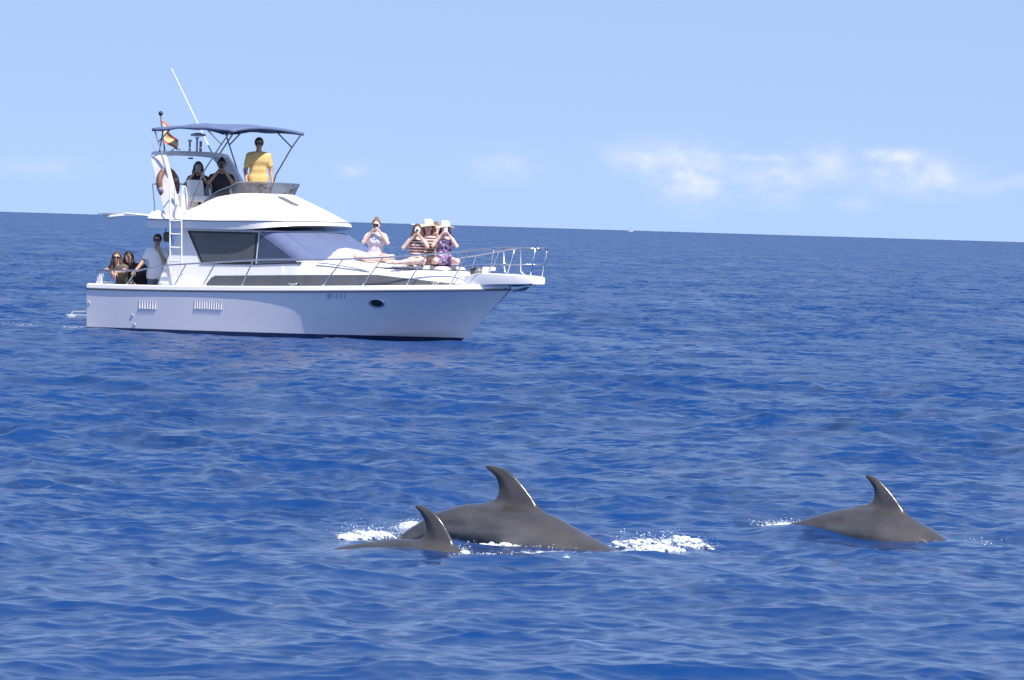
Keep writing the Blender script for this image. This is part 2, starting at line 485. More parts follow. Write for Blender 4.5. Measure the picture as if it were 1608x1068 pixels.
# ------------------------------------------------------------------ dolphins
def dolphin_skin():
    m = mat('dolphin_skin', (.050, .043, .041), .28, var=.25, scale=5.5, coat=.45, bump=.12)
    n, l = m.node_tree.nodes, m.node_tree.links; b = n['Principled BSDF']; b.inputs['Coat Roughness'].default_value = .2
    # counter-shading: paler flanks and belly, plus thin healed scratches
    tcn = n.new('ShaderNodeTexCoord'); sx = n.new('ShaderNodeSeparateXYZ'); l.new(tcn.outputs['Object'], sx.inputs[0])
    at = n.new('ShaderNodeAttribute'); at.attribute_name = 'flank'
    mp = n.new('ShaderNodeMapping'); mp.inputs['Scale'].default_value = (2, 3, 55); mp.inputs['Rotation'].default_value = (0, .35, 0); l.new(tcn.outputs['Object'], mp.inputs[0])
    sn = n.new('ShaderNodeTexNoise'); sn.inputs['Scale'].default_value = 1.6; sn.inputs['Detail'].default_value = 2; l.new(mp.outputs[0], sn.inputs[0])
    sr = n.new('ShaderNodeMapRange'); sr.inputs['From Min'].default_value = .66; sr.inputs['From Max'].default_value = .72; sr.inputs['To Max'].default_value = .35; l.new(sn.outputs['Fac'], sr.inputs[0])
    src = b.inputs['Base Color'].links[0].from_socket
    m1 = n.new('ShaderNodeMix'); m1.data_type = 'RGBA'; fnz = n.new('ShaderNodeTexNoise'); fnz.inputs['Scale'].default_value = 3; fnz.inputs['Detail'].default_value = 5; fmp = n.new('ShaderNodeMapping'); fmp.inputs['Scale'].default_value = (.8, 2, 3); l.new(tcn.outputs['Object'], fmp.inputs[0]); l.new(fmp.outputs[0], fnz.inputs[0])
    fmr = n.new('ShaderNodeMapRange'); fmr.inputs['From Min'].default_value = .35; fmr.inputs['From Max'].default_value = .65; l.new(fnz.outputs['Fac'], fmr.inputs[0])
    fmm = n.new('ShaderNodeMath'); fmm.operation = 'MULTIPLY'; l.new(at.outputs['Fac'], fmm.inputs[0]); l.new(fmr.outputs[0], fmm.inputs[1]); l.new(fmm.outputs[0], m1.inputs['Factor']); l.new(src, m1.inputs['A']); m1.inputs['B'].default_value = (.17, .155, .15, 1)
    m2 = n.new('ShaderNodeMix'); m2.data_type = 'RGBA'; l.new(sr.outputs[0], m2.inputs['Factor']); l.new(m1.outputs['Result'], m2.inputs['A']); m2.inputs['B'].default_value = (.10, .092, .09, 1)
    l.new(m2.outputs['Result'], b.inputs['Base Color'])
    return m


M_DOL = dolphin_skin()


def poly_dist(X, Z, P):
    P = np.array(P); d = np.full(X.shape, 1e9); ins = np.zeros(X.shape, bool); n = len(P)
    for i in range(n):
        a, b = P[i], P[(i + 1) % n]; e = b - a
        t = np.clip(((X - a[0]) * e[0] + (Z - a[1]) * e[1]) / max(e @ e, 1e-12), 0, 1)
        d = np.minimum(d, np.hypot(X - a[0] - t * e[0], Z - a[1] - t * e[1]))
        c = (a[1] > Z) != (b[1] > Z); ins ^= c & (X < (b[0] - a[0]) * (Z - a[1]) / (b[1] - a[1] if abs(b[1] - a[1]) > 1e-9 else 1e-9) + a[0])
    return np.where(ins, -d, d)


def build_dolphin(pos, yaw, sc, px0, py0, pscale, fin, back, label, girth=1.0, sink=0.):
    cy = math.cos(math.radians(yaw))
    conv = lambda p: ((p[0] - px0) / (pscale * cy), (py0 - p[1]) / pscale)
    outline = spline([conv(p) for p in fin], 60)
    a, b_ = outline[0], outline[-1]
    outline = outline + [np.array((b_[0] - .06, b_[1] - .16)), np.array((a[0] - .02, a[1] - .12))]
    bx = [p[0] for p in back]; bz = [p[1] for p in back]
    top = curve_fn(bx, bz)
    # radius along the body (x from tail to snout, fin base at 0)
    rx = [-1.30, -1.15, -.85, -.5, -.2, .1, .4, .7, .95, 1.08, 1.16, 1.24, 1.34]
    rr = [.030, .042, .085, .15, .205, .235, .24, .215, .165, .125, .07, .047, .03]
    rad = curve_fn([x * sc for x in rx], [r * sc * girth for r in rr])
    h = .0105
    F = Field((-1.62 * sc, -.42 * sc, -1.0), (1.42 * sc, .42 * sc, max(z for _, z in outline) + .05), h)
    xs = np.linspace(-1.30 * sc, 1.34 * sc, 45)
    C = [(x, 0, top(x) - rad(x)) for x in xs]
    for i in range(44):
        F.cone(C[i], C[i + 1], rad(xs[i]), rad(xs[i + 1]), .03)
    zt = C[0][2]
    for sgn in (-1, 1):          # flukes and flippers
        F.cone((xs[0] + .03, 0, zt), (xs[0] - .10, .13 * sgn, zt), .030, .020, .04)
        F.cone((xs[0] - .06, .08 * sgn, zt), (xs[0] - .22, .30 * sgn, zt - .01), .024, .010, .03)
        F.cone((xs[0] - .02, .05 * sgn, zt), (xs[0] - .18, .20 * sgn, zt), .024, .012, .03)
        zf = top(.6 * sc) - rad(.6 * sc) * 1.5
        F.cone((.62 * sc, .15 * sgn, zf), (.40 * sc, .33 * sgn, zf - .14), .045, .016, .03)
        F.cone((.56 * sc, .15 * sgn, zf), (.38 * sc, .31 * sgn, zf - .13), .04, .014, .03)
    # dorsal fin
    lo = np.min(np.array(outline), 0) - .05; hi = np.max(np.array(outline), 0) + .05
    sl, (X, Y, Z) = F.region((lo[0], -.12, lo[1]), (hi[0], .12, hi[1]))
    d2 = poly_dist(X[:, 0, :].astype(float), Z[:, 0, :].astype(float), outline)[:, None, :]
    din = np.maximum(-d2, 0)
    th_ = .030 * np.sqrt(np.clip(din / .11, 0, 1)) + .004
    f = np.where(d2 < 0, (np.abs(Y) - th_) * .8, np.hypot(d2, np.maximum(np.abs(Y) - .004, 0)) - .001)
    F.smin(sl, f.astype(np.float32), .055)
    me = F.mesh('dolphin')
    co = np.zeros(len(me.vertices) * 3, np.float32); me.vertices.foreach_get('co', co); co = co.reshape(-1, 3)
    rv = np.array([rad(x) for x in co[:, 0]]); zv = np.array([top(x) for x in co[:, 0]]) - rv
    fl = np.clip(1 - (co[:, 2] - zv - .15 * rv) / (.7 * rv), 0, 1) * .75
    at = me.attributes.new('flank', 'FLOAT', 'POINT'); at.data.foreach_set('value', fl.astype(np.float32))
    root = empty('dolphin', (pos[0], pos[1], -sink), math.radians(yaw))
    link('body', me, M_DOL, root, True)
    for sgn in (-1, 1):
        e = MB(); xe = .93 * sc; e.lathe([(.002, -.012), (.012, -.006), (.014, 0), (.012, .006), (.002, .012)], (xe, sgn * rad(xe) * .97, top(xe) - rad(xe) * 1.12), 10)
        e.build('eye', M_DARK, root, True)
    tag(root, label, 'dolphin', 'dolphins surfacing beside the cruiser')
    return root


M_DARK = mat('wet_black', (.01, .01, .01), .15)
build_dolphin(DOLPH[0]['p'], -28, 1.0, 820, 855, 221,
              [(776, 798), (786, 785), (790.5, 770), (786, 755), (776, 744), (768, 737), (771, 733.5), (785, 735), (805, 742), (825, 760), (845, 785), (859, 808)],
              [(-1.7, -.5), (-1.3, -.28), (-1.05, -.10), (-.85, .05), (-.62, .18), (-.41, .25), (-.2, .27), (0, .255), (.19, .222), (.41, .12), (.58, .05), (.75, -.03), (1.05, -.2), (1.45, -.45)],
              'large grey dolphin with tall curved fin and broad back out of the water')
build_dolphin(DOLPH[1]['p'], -28, .82, 693, 867, 228,
              [(662, 855), (672, 846), (678, 832), (675, 816), (667, 803), (659.5, 795), (662, 791.5), (675, 794), (690, 803), (703, 816), (716, 838), (730, 866)],
              [(-1.4, -.3), (-1.1, -.14), (-.85, -.03), (-.6, .03), (-.46, .055), (-.26, .08), (-.1, .07), (.05, .05), (.17, .02), (.3, -.04), (.6, -.18), (1.2, -.5)],
              'small dolphin with only its fin and low back showing, overlapping the large one', sink=.014)
build_dolphin(DOLPH[2]['p'], -28, .95, 1405, 848, 210,
              [(1354, 803), (1368, 798), (1377, 788), (1378, 774), (1371, 760), (1364, 752.5), (1367, 749), (1384, 756), (1404, 776), (1424, 803), (1441, 826)],
              [(-1.6, -.25), (-1.25, -.06), (-1.05, 0.0), (-.73, .09), (-.46, .175), (-.22, .22), (0, .185), (.19, .118), (.32, .04), (.43, -.03), (.7, -.17), (1.4, -.48)],
              'lone dolphin arching its dark fin and back, apart from the overlapping pair')


# ------------------------------------------------------------------ spray and broken white water
def splash(name, blobs, label, seed):
    rg = np.random.default_rng(seed)
    oc = np.array([(1, 0, 0), (-1, 0, 0), (0, 1, 0), (0, -1, 0), (0, 0, 1), (0, 0, -1)], float)
    of = np.array([(0, 2, 4), (2, 1, 4), (1, 3, 4), (3, 0, 4), (2, 0, 5), (1, 2, 5), (3, 1, 5), (0, 3, 5)])
    V, Q, n = [], [], 0
    for (cx, cy, cz, sx, sy, sz, num, rmin, rmax, slant) in blobs:
        for _ in range(num):
            g = rg.normal(0, 1, 3); r = rmin + (rmax - rmin) * rg.random() ** 3
            p = np.array([cx + sx * g[0], cy + sy * g[1], cz + slant * sx * g[0] + sz * abs(g[2]) * rg.random()])
            s = oc * r * rg.uniform(.6, 1.4, 3) * (1.2, 1, .8) + rg.normal(0, r * .15, (6, 3))
            V.append(p + s); Q.append(of + n); n += 6
    me = npmesh(name, np.concatenate(V), np.concatenate(Q))
    o = link(name, me, M_FOAM, None, True)
    tag(o, label, 'spray', kind='stuff')
    return o


M_FOAM = mat('white_water', (.66, .71, .77), .35, var=.05, sub=.2)


def wpt(px, py, lift=0.):          # point of the sea surface behind a place in the scene
    d = cf + cr * ((px - IW / 2) / FPX) + cu * ((IH / 2 - py) / FPX); t = -CAMH / d.z
    return (d.x * t, d.y * t)


def bl(px, py, wx, wy, wz, num, rmin=.0015, rmax=.006, slant=0., z=0.):
    x, y = wpt(px, py); return (x, y, z, wx / 221., wy, wz * .6, int(num * 1.1), rmin, rmax, slant)


def foam_mass(name, lumps, label, seed):
    """a torn, lumpy mound of froth: many merged bubbles, plus flung drops"""
    rg = np.random.default_rng(seed)
    P = []
    for (px, py, wx, wy, H, num) in lumps:
        x, y = wpt(px, py); a = wx / 221.
        for _ in range(num):
            u, v = rg.normal(0, .5), rg.normal(0, .5); e = max(0, 1 - .5 * (u * u + v * v))
            P.append((x + a * u, y + wy * v, H * e * rg.random() ** 1.5 - .006, .006 + .015 * rg.random() ** 2))
    P = np.array(P); lo = P[:, :3].min(0) - .05; hi = P[:, :3].max(0) + .05
    F = Field(lo, hi, .009)
    for (x, y, z, r) in P: F.ell((x, y, z), (r * rg.uniform(.8, 1.8), r * rg.uniform(.8, 2.2), r * rg.uniform(.5, 1.0)), None, .006)
    o = link(name, F.mesh(name), M_FOAM, None, True); tag(o, label, 'spray', kind='stuff'); return o


foam_mass('foam_crest', [(1040, 868, 36, .16, .06, 330), (1070, 860, 34, .16, .085, 330), (1018, 866, 26, .18, .04, 150), (1092, 858, 16, .12, .05, 90), (1030, 853, 50, .3, .03, 110), (990, 858, 30, .2, .03, 60)], 'lumpy white crest curling ahead of the large dolphin', 21)
foam_mass('foam_crest', [(575, 842, 34, .25, .04, 190), (602, 842, 18, .2, .035, 80), (550, 845, 20, .2, .03, 60)], 'low froth ridge over the tail of the small dolphin', 22)
foam_mass('foam_crest', [(648, 828, 22, .2, .05, 130), (668, 831, 14, .2, .04, 60), (720, 839, 18, .12, .03, 60)], 'froth ridge against the tail end of the large dolphin', 23)
foam_mass('foam_crest', [(885, 880, 30, .10, .025, 130), (845, 877, 30, .10, .018, 60), (728, 869, 9, .05, .018, 26), (865, 858, 22, .08, .03, 60), (790, 857, 40, .06, .02, 70)], 'foam flecks along the water between the overlapping dolphins', 24)
foam_mass('foam_crest', [(1235, 826, 36, .3, .02, 110), (1290, 829, 30, .2, .016, 50)], 'thin froth line along the flank of the lone dolphin', 25)
foam_mass('foam_crest', [(150, 517, 40, .5, .02, 60), (120, 513, 60, .8, .015, 60), (800, 531, 40, .5, .03, 40)], 'scraps of foam lapping at the stern and bow of the cruiser', 26)
splash('bow_spray', [bl(1035, 866, 22, .12, .05, 900, .002, .008), bl(1065, 858, 22, .14, .09, 700), bl(1020, 860, 30, .2, .05, 420), bl(1000, 855, 26, .25, .10, 160, .002, .008), bl(1090, 860, 14, .1, .07, 240), bl(1040, 848, 40, .25, .06, 130, .002, .007)],
       'white breaking splash thrown up ahead of the large dolphin', 1)
splash('wake_foam', [bl(578, 842, 20, .25, .06, 620), bl(556, 842, 14, .2, .05, 260), bl(600, 843, 16, .2, .05, 240), bl(590, 832, 28, .3, .04, 80, .002, .007)], 'frothy patch of white water behind the small dolphin', 2)
splash('wake_foam', [bl(648, 830, 14, .2, .07, 420), bl(632, 832, 12, .2, .05, 200), bl(665, 833, 10, .2, .05, 140), bl(722, 837, 14, .15, .06, 170, .002, .007)], 'white froth along the back of the large dolphin', 3)
splash('wake_foam', [bl(880, 879, 18, .12, .035, 420), bl(845, 876, 24, .14, .025, 200), bl(900, 880, 8, .1, .03, 160), bl(800, 858, 50, .1, .02, 160, .002, .008), bl(860, 858, 20, .1, .05, 140, .002, .007), bl(727, 868, 7, .06, .06, 160), bl(770, 872, 24, .1, .02, 120, .002, .008)],
       'broken foam streak on the water in front of the small dolphin', 4)
splash('wake_foam', [bl(1215, 826, 16, .3, .03, 260, .002, .007), bl(1245, 824, 16, .3, .03, 200, .002, .007), bl(1330, 832, 24, .2, .02, 60, .002, .008), bl(1460, 852, 16, .12, .02, 70, .002, .007), bl(1540, 852, 20, .3, .04, 30, .002, .007)],
       'thin line of bubbles trailing the lone dolphin', 5)

# ------------------------------------------------------------------ the motor cruiser
M_GEL = mat('gelcoat', (.84, .80, .80), .22, var=.02, scale=1.2, coat=.3)
M_HULL = mat('hull_paint', (.84, .78, .80), .16, var=.035, scale=1.1, coat=.6)
M_DECK = mat('deck_nonskid', (.72, .72, .71), .65, var=.04, scale=30, bump=.15)
M_NAVY = mat('boot_stripe_navy', (.02, .035, .10), .35)
M_RUB = mat('rub_rail_grey', (.15, .15, .17), .5)
M_GLASS = mat('dark_tinted_glass', (.085, .085, .095), .06, var=.1, scale=3, spec=.6)
M_TGL = mat('trunk_glass', (.10, .10, .112), .15, var=.1, scale=3)
M_WSC = mat('windscreen_blue_grey', (.125, .155, .27), .32, var=.07, scale=5, bump=.05)  # plain blue-grey base colour for the windscreen panes
M_QTR = mat('quarter_glass', (.05, .07, .12), .1, var=.1, scale=3)
M_STEEL = mat('stainless', (.62, .62, .64), .22, metal=.9, var=.03)
M_WTUBE = mat('white_tube', (.75, .75, .76), .35)
M_CANV = mat('bimini_canvas', (.11, .15, .27), .85, var=.1, scale=14, bump=.2)
M_FRAME = mat('bimini_frame', (.20, .22, .27), .4, metal=.3)
M_WHIP = mat('whip_sky_grey', (.33, .40, .52), .6)  # the sky's grey-blue put into the colour, weakening contrast against the sky
M_SMOKE = mat('smoked_acrylic', (.09, .08, .078), .08, alpha=.72, var=.05)
M_VINYL = mat('white_vinyl', (.74, .73, .72), .5, var=.04, scale=12, bump=.1)
M_GREYV = mat('grey_vinyl', (.30, .31, .34), .55, var=.08, scale=10)
M_BLACK = mat('black_plastic', (.02, .02, .022), .4)
M_GALV = mat('galvanised', (.22, .22, .22), .5, metal=.5, var=.2, scale=20)
M_VENT = mat('vent_grille', (.56, .54, .58), .6)
M_LINE = mat('grey_pinstripe', (.22, .23, .28), .45)

yacht = empty('motor_cruiser', YO, -YA)
tag(yacht, 'white flybridge motor cruiser with blue bimini carrying sightseers on the sea', 'boat')

yb = curve_fn([0, 1, 2, 3, 4, 5, 6, 7, 7.8, 8.4, 8.8, 8.95], [1.55, 1.62, 1.66, 1.68, 1.66, 1.58, 1.40, 1.10, .76, .42, .13, .02])
zs = lambda x: .80 + .27 * (max(x, 0) / 8.95) ** 1.7
xs = lambda z: 7.85 + 1.03 * z if z > 0 else 7.85 + 2.2 * z
yc = curve_fn([0, .34, .56, .68, .79, .88, .95, 1.0], [1.50, 1.60, 1.46, 1.16, .72, .36, .12, .0])
zc = curve_fn([0, .4, .6, .75, .88, 1.0], [-.10, -.09, -.04, .05, .17, .30])
zk = lambda t: -.45 + .45 * max(0, (t - .8) / .2) ** 2.5


def hull_pt(t, s):      # s 0 chine .. 1 sheer
    z1 = zs(t * 8.95); z0 = zc(t); z = z0 + (z1 - z0) * s
    fl = 1 + .75 * max(0, (t - .45) / .55)
    y = yc(t) + (yb(t * 8.95) - yc(t)) * s ** fl
    return (t * xs(z), -y, z)


def hull_y(x, z):
    t = x / xs(z); s = (z - zc(t)) / (zs(t * 8.95) - zc(t)); return -hull_pt(t, max(0, min(1, s)))[1]


TT = list(np.linspace(0, .7, 22)) + list(np.linspace(.72, 1, 22))
rows = []
for t in TT:
    st = [hull_pt(t, s) for s in np.linspace(1, 0, 13)]
    z0, zkk = zc(t), zk(t)
    bot = []
    for q in (.35, .7, 1.0):
        z = z0 + (zkk - z0) * q; bot.append((t * xs(z), -yc(t) * (1 - q), z))
    half = st + bot
    rows.append(half + [(x, -y, z) for (x, y, z) in half[::-1][1:]])
hb = MB(); hb.grid(rows)
n0 = len(rows[0]); hb.F.append(tuple(range(n0))[::-1])
hull = hb.build('hull', M_HULL, yacht, autosmooth=.6)
# boot stripe just above the water
for sg in (-1, 1):
    b = MB(); a_, c_ = [], []
    for t in np.linspace(0.0, .995, 50):
        for z, L in ((-.06, a_), (.055 + .07 * t, c_)):
            X = t * xs(z); y = hull_y(X, z) + .006; L.append((X, sg * y, z))
    b.grid([a_, c_]); b.build('boot_stripe', M_NAVY, hull, True)
# rub rail and gunwale
for sg in (-1, 1):
    pts = [(x, sg * (yb(x) + .002), zs(x) + .004) for x in np.linspace(0, 8.93, 60)]
    if sg == -1: pts = [(0, 0, zs(0) + .004), (-.015, -1.2, zs(0) + .004), (-.01, -1.5, zs(0) + .004)] + pts
    else: pts = [(-.015, 1.2, zs(0) + .004), (-.01, 1.5, zs(0) + .004)] + pts
    b = MB(); b.tube(pts, .020, 6); b.build('rub_rail', M_RUB, hull, True)
gx = np.linspace(0, 8.95, 60)
b = MB()
for sg in (-1, 1):
    r1 = [(x, sg * yb(x), zs(x) + .012) for x in gx]; r2 = [(x + .006, sg * max(yb(x) - .012, 0), zs(x) + .085) for x in gx]; r3 = [(x, sg * max(yb(x) - .04, 0), zs(x) + .105) for x in gx]
    r4 = [(x, sg * max(yb(x) - .10, 0), zs(x) + .10) for x in gx]; b.grid([r1, r2, r3, r4])
b.grid([[(0 - .0, y, zs(0) + .012) for y in (-1.55, 1.55)], [(-.004, y, zs(0) + .085) for y in (-1.54, 1.54)], [(.02, y, zs(0) + .105) for y in (-1.51, 1.51)], [(.2, y, zs(0) + .105) for y in (-1.4, 1.4)], [(.2, y, .25) for y in (-1.4, 1.4)]])
b.build('gunwale', M_GEL, yacht, autosmooth=.7)
# decks
b = MB(); dx_ = np.linspace(1.5, 8.93, 50)
b.grid([[(x, -max(yb(x) - .095, 0), zs(x) + .098) for x in dx_], [(x, 0, zs(x) + .12) for x in dx_], [(x, max(yb(x) - .095, 0), zs(x) + .098) for x in dx_]])
b.build('foredeck', M_DECK, yacht)
for sg in (-1, 1):
    b = MB()
    cx = np.linspace(0.02, 1.55, 10)
    b.grid([[(x, sg * (yb(x) - .095), zs(x) + .0985) for x in cx], [(x, sg * (yb(x) - .27), zs(x) + .0985) for x in cx], [(x, sg * (yb(x) - .29), .25) for x in cx]])
    b.build('cockpit_coaming', M_GEL, yacht)
b = MB(); b.box((.9, 0, .235), (1.5, 2.9, .03)); b.build('cockpit_sole', M_DECK, yacht)
b = MB(); b.box((.45, -.05, .455), (.46, 2.4, .41)); b.build('cockpit_bench', M_VINYL, yacht, bevel=.03)
# hull fittings
for (x0, n_, w, h_, z_, mt) in ((1.60, 7, .46, .165, .53, M_VENT), (3.10, 12, .68, .17, .575, M_VENT)):
    v = MB(); hh = h_ / 2
    q = [(x0 - w / 2 + dx, -(hull_y(x0 + dx - w / 2, z_ + dz) - .002), z_ + dz) for dx, dz in ((0, -hh), (w, -hh), (w, hh), (0, hh))]
    v.prism(q, (0, -.006, 0)); vo = v.build('hull_vent', M_VENT, hull)
    for i in range(n_):
        xx = x0 - w / 2 + w * (i + .5) / n_; yy = -(hull_y(xx, z_) + .012)
        s_ = MB(); s_.box((xx, yy + .008, z_), (.026 if n_ < 9 else .020, .012, h_ * .92), Matrix.Rotation(.05, 3, 'Y') @ Matrix.Rotation(.5, 3, 'Z')); s_.build('louvre', M_HULL, vo)


def on_hull(x, z):
    p = Vector((x, -hull_y(x, z), z)); tx = Vector((x + .1, -hull_y(x + .1, z), z)) - p; tz = Vector((x, -hull_y(x, z + .05), z + .05)) - p
    nn = tx.cross(tz).normalized(); nn = nn if nn.y < 0 else -nn
    tx.normalize(); return p, Matrix((tx, nn.cross(tx), nn)).transposed()


p, R = on_hull(6.62, .735)
v = MB(); v.lathe([(.155, -.01), (.155, .012), (.125, .018), (.118, .004)], p, 28, R @ Matrix.Diagonal((1, .68, 1)))
po = v.build('porthole', M_STEEL, hull, True)
v = MB(); v.lathe([(.12, -.01), (.12, .008), (.001, .009)], p, 28, R @ Matrix.Diagonal((1, .68, 1))); v.build('pane', M_BLACK, po)
for (x_, z_) in ((1.19, .31), (1.24, .13), (.06, .52)):
    p, R = on_hull(x_, z_); v = MB(); v.lathe([(.035, -.01), (.035, .01), (.024, .012), (.022, 0)], p, 14, R); e_ = v.build('skin_fitting', M_VENT, hull, True)
# registration letters on the bow
tcv = bpy.data.curves.new('reg', 'FONT'); tcv.body = '6\u00aa-111'; tcv.size = .15; tcv.extrude = .002; tcv.align_x = 'CENTER'
to = bpy.data.objects.new('reg', tcv); COL.objects.link(to)
dg = bpy.context.evaluated_depsgraph_get(); tme = bpy.data.meshes.new_from_object(to.evaluated_get(dg)); bpy.data.objects.remove(to)
p, R = on_hull(5.92, .80)
tme.transform(Matrix.Translation(p) @ (R @ Matrix.Identity(3)).to_4x4() @ Matrix.Translation((0, 0, .010)))
tme.materials.clear(); link('registration_lettering', tme, mat('letter_grey', (.38, .36, .42), .6), hull)


# superstructure lofts
def ring(xa, xc, xn, w, p=2.5, ns=10, na=26):
    st = [(xa + (xc - xa) * i / ns, -w) for i in range(ns)]
    arc = []
    for i in range(na + 1):
        th = -math.pi / 2 + math.pi * i / na
        arc.append((xc + (xn - xc) * abs(math.cos(th)) ** (2 / p), w * math.copysign(abs(math.sin(th)) ** (2 / p), math.sin(th))))
    return st + arc + [(x, -y) for x, y in st[::-1]]


def lift_ring(r_, z): return [Vector((x, y, z(x, y) if callable(z) else z)) for x, y in r_]


def patch(Ra, Rb, corners, off, nu=10, nv=6, thick=.012):
    # corners: four (u, v) on the loft between rings Ra (v=0) and Rb (v=1), u = ring index
    def S(u, v):
        k = min(int(u), len(Ra) - 2); f = u - k
        a = Ra[k].lerp(Ra[k + 1], f); b_ = Rb[k].lerp(Rb[k + 1], f); return a.lerp(b_, v)
    (a, b_, c, d) = corners
    rows_, out = [], []
    for i in range(nv + 1):
        s = i / nv; ra_, rb_ = [], []
        for j in range(nu + 1):
            t = j / nu
            u = (a[0] * (1 - t) + b_[0] * t) * (1 - s) + (d[0] * (1 - t) + c[0] * t) * s
            v = (a[1] * (1 - t) + b_[1] * t) * (1 - s) + (d[1] * (1 - t) + c[1] * t) * s
            P = S(u, v); tu = S(min(u + .3, len(Ra) - 1.001), v) - S(max(u - .3, 0), v); tv = S(u, v + .05) - S(u, v - .05)
            nrm = tu.cross(tv).normalized()
            ra_.append(P + nrm * off); rb_.append(P + nrm * (off - thick))
        rows_.append(ra_); out.append(rb_)
    m_ = MB(); m_.grid(rows_)
    bd = [rows_[0][j] for j in range(nu + 1)] + [rows_[i][nu] for i in range(1, nv + 1)] + [rows_[nv][j] for j in range(nu - 1, -1, -1)] + [rows_[i][0] for i in range(nv - 1, 0, -1)]
    bo = [out[0][j] for j in range(nu + 1)] + [out[i][nu] for i in range(1, nv + 1)] + [out[nv][j] for j in range(nu - 1, -1, -1)] + [out[i][0] for i in range(nv - 1, 0, -1)]
    m_.grid([bd, bo], True)
    return m_


def u_at(r_, x): # ring index on the straight starboard side at x
    for k in range(len(r_) - 1):
        if r_[k].x <= x <= r_[k + 1].x: return k + (x - r_[k].x) / (r_[k + 1].x - r_[k].x)


H0 = lift_ring(ring(1.5, 4.7, 5.2, 1.33), .93)
H1 = lift_ring(ring(1.68, 4.85, 5.62, 1.25), 1.46)
H2 = lift_ring(ring(1.90, 3.80, 4.50, 1.19), 2.04)
b = MB(); b.grid([H0, H1, H2]); b.F.append(tuple(range(2 * len(H0), 3 * len(H0)))); 
k = len(H0); b.F += [(0, k, k + k - 1, k - 1), (k, 2 * k, 3 * k - 1, 2 * k - 1)]
house = b.build('deckhouse', M_GEL, yacht, autosmooth=.55)


def side_quad(pts, off=.006, thick=.014):    # flat pane on the starboard (or mirrored) house side, points (x, z)
    out = []
    for (x, z) in pts:
        if z < 1.46: y = 1.33 + (1.25 - 1.33) * (z - .93) / .53
        else: y = 1.25 + (1.19 - 1.25) * (z - 1.46) / .58
        out.append((x, -(y + off), z))
    return out


for sg in (-1, 1):
    fl = lambda P: [(x, -sg * y if sg == 1 else y, z) for x, y, z in P]
    v = MB(); v.prism(fl(side_quad([(2.10, 1.995), (2.53, 1.375), (3.86, 1.405), (3.86, 2.005)], .004)), (0, sg * .006, 0)); fr = v.build('side_window', M_BLACK, house)
    v = MB(); v.prism(fl(side_quad([(2.19, 1.96), (2.57, 1.405), (3.80, 1.435), (3.80, 1.97)], .0105)), (0, sg * .004, 0)); v.build('pane', M_GLASS, fr)
    v = MB(); v.prism(fl(side_quad([(3.90, 1.985), (3.90, 1.425), (4.86, 1.47)], .004)), (0, sg * .008, 0)); v.build('quarter_window', M_QTR, house)
    v = MB(); v.tube(fl(side_quad([(2.5, 1.37), (3.88, 1.395), (4.98, 1.455)], .012)), .012, 6); v.build('window_trim', M_BLACK, house)
# windscreen in three panes
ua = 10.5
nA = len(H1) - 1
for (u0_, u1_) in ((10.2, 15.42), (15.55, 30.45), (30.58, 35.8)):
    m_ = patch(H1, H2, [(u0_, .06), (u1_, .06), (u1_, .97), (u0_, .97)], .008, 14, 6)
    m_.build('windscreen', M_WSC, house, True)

# cabin trunk with sun pad
TX = [4.5, 5.0, 5.5, 6.0, 6.5, 7.2, 7.9, 8.15, 8.32]
f_wb = curve_fn(TX, [1.32, 1.28, 1.20, 1.08, .95, .74, .48, .34, .2]); f_wt = curve_fn(TX, [1.24, 1.20, 1.11, .98, .85, .63, .36, .2, .08])
f_ze = curve_fn(TX, [1.465, 1.46, 1.44, 1.40, 1.385, 1.375, 1.365, 1.27, 1.17]); f_zc = curve_fn(TX, [1.80, 1.77, 1.64, 1.47, 1.43, 1.41, 1.385, 1.28, 1.18])
ztop = lambda x, y: f_ze(x) + (f_zc(x) - f_ze(x)) * (1 - min(1, abs(y) / max(f_wt(x), .01)) ** 2)
rows = []
for x in np.linspace(4.5, 8.32, 46):
    zb = zs(x) + .09; w0, w1 = f_wb(x), f_wt(x); half = [(x, -w0, zb), (x, -(w0 * .45 + w1 * .55) - .015, zb + (f_ze(x) - zb) * .6), (x, -w1 - .012, f_ze(x) - .03), (x, -w1 + .03, f_ze(x) + .002)]
    half += [(x, -w1 * q, ztop(x, w1 * q)) for q in (.92, .75, .5, .25, 0)]
    rows.append(half + [(a, -c, d) for a, c, d in half[::-1][1:]])
b = MB(); b.grid(rows); b.F.append(tuple(range(len(rows[0])))[::-1]); b.F.append(tuple(range(len(b.V) - len(rows[0]), len(b.V))))
trunk = b.build('cabin_trunk', M_GEL, yacht, autosmooth=.7)
# long dark side window of the trunk
for sg in (-1, 1):
    lo_, hi_ = [], []
    for x in np.linspace(2.72, 8.12, 60):
        zb = zs(x) + .105; zt_ = min(1.14 + .035 * (x - 2.8), zs(x) + .115 + max(0, (8.12 - x)) * .125)
        if x < 2.85: zt_ = zb + (zt_ - zb) * (.25 + .75 * (x - 2.72) / .13)
        for z, L in ((zb, lo_), (max(zt_, zb + .004), hi_)):
            yh = 1.33 + (1.25 - 1.33) * (z - .93) / .53
            if x > 4.5:
                w0, w1, z0 = f_wb(x), f_wt(x), zs(x) + .09; m6 = z0 + (f_ze(x) - z0) * .6; ym = w0 * .45 + w1 * .55 + .015
                yt = w0 + (ym - w0) * min(1, (z - z0) / (m6 - z0)); yh = max(yh, yt) if x < 5.0 else yt
            L.append((x, sg * (yh + .010), z))
    b = MB(); b.grid([lo_, hi_]); b.build('trunk_window', M_TGL, trunk, True)
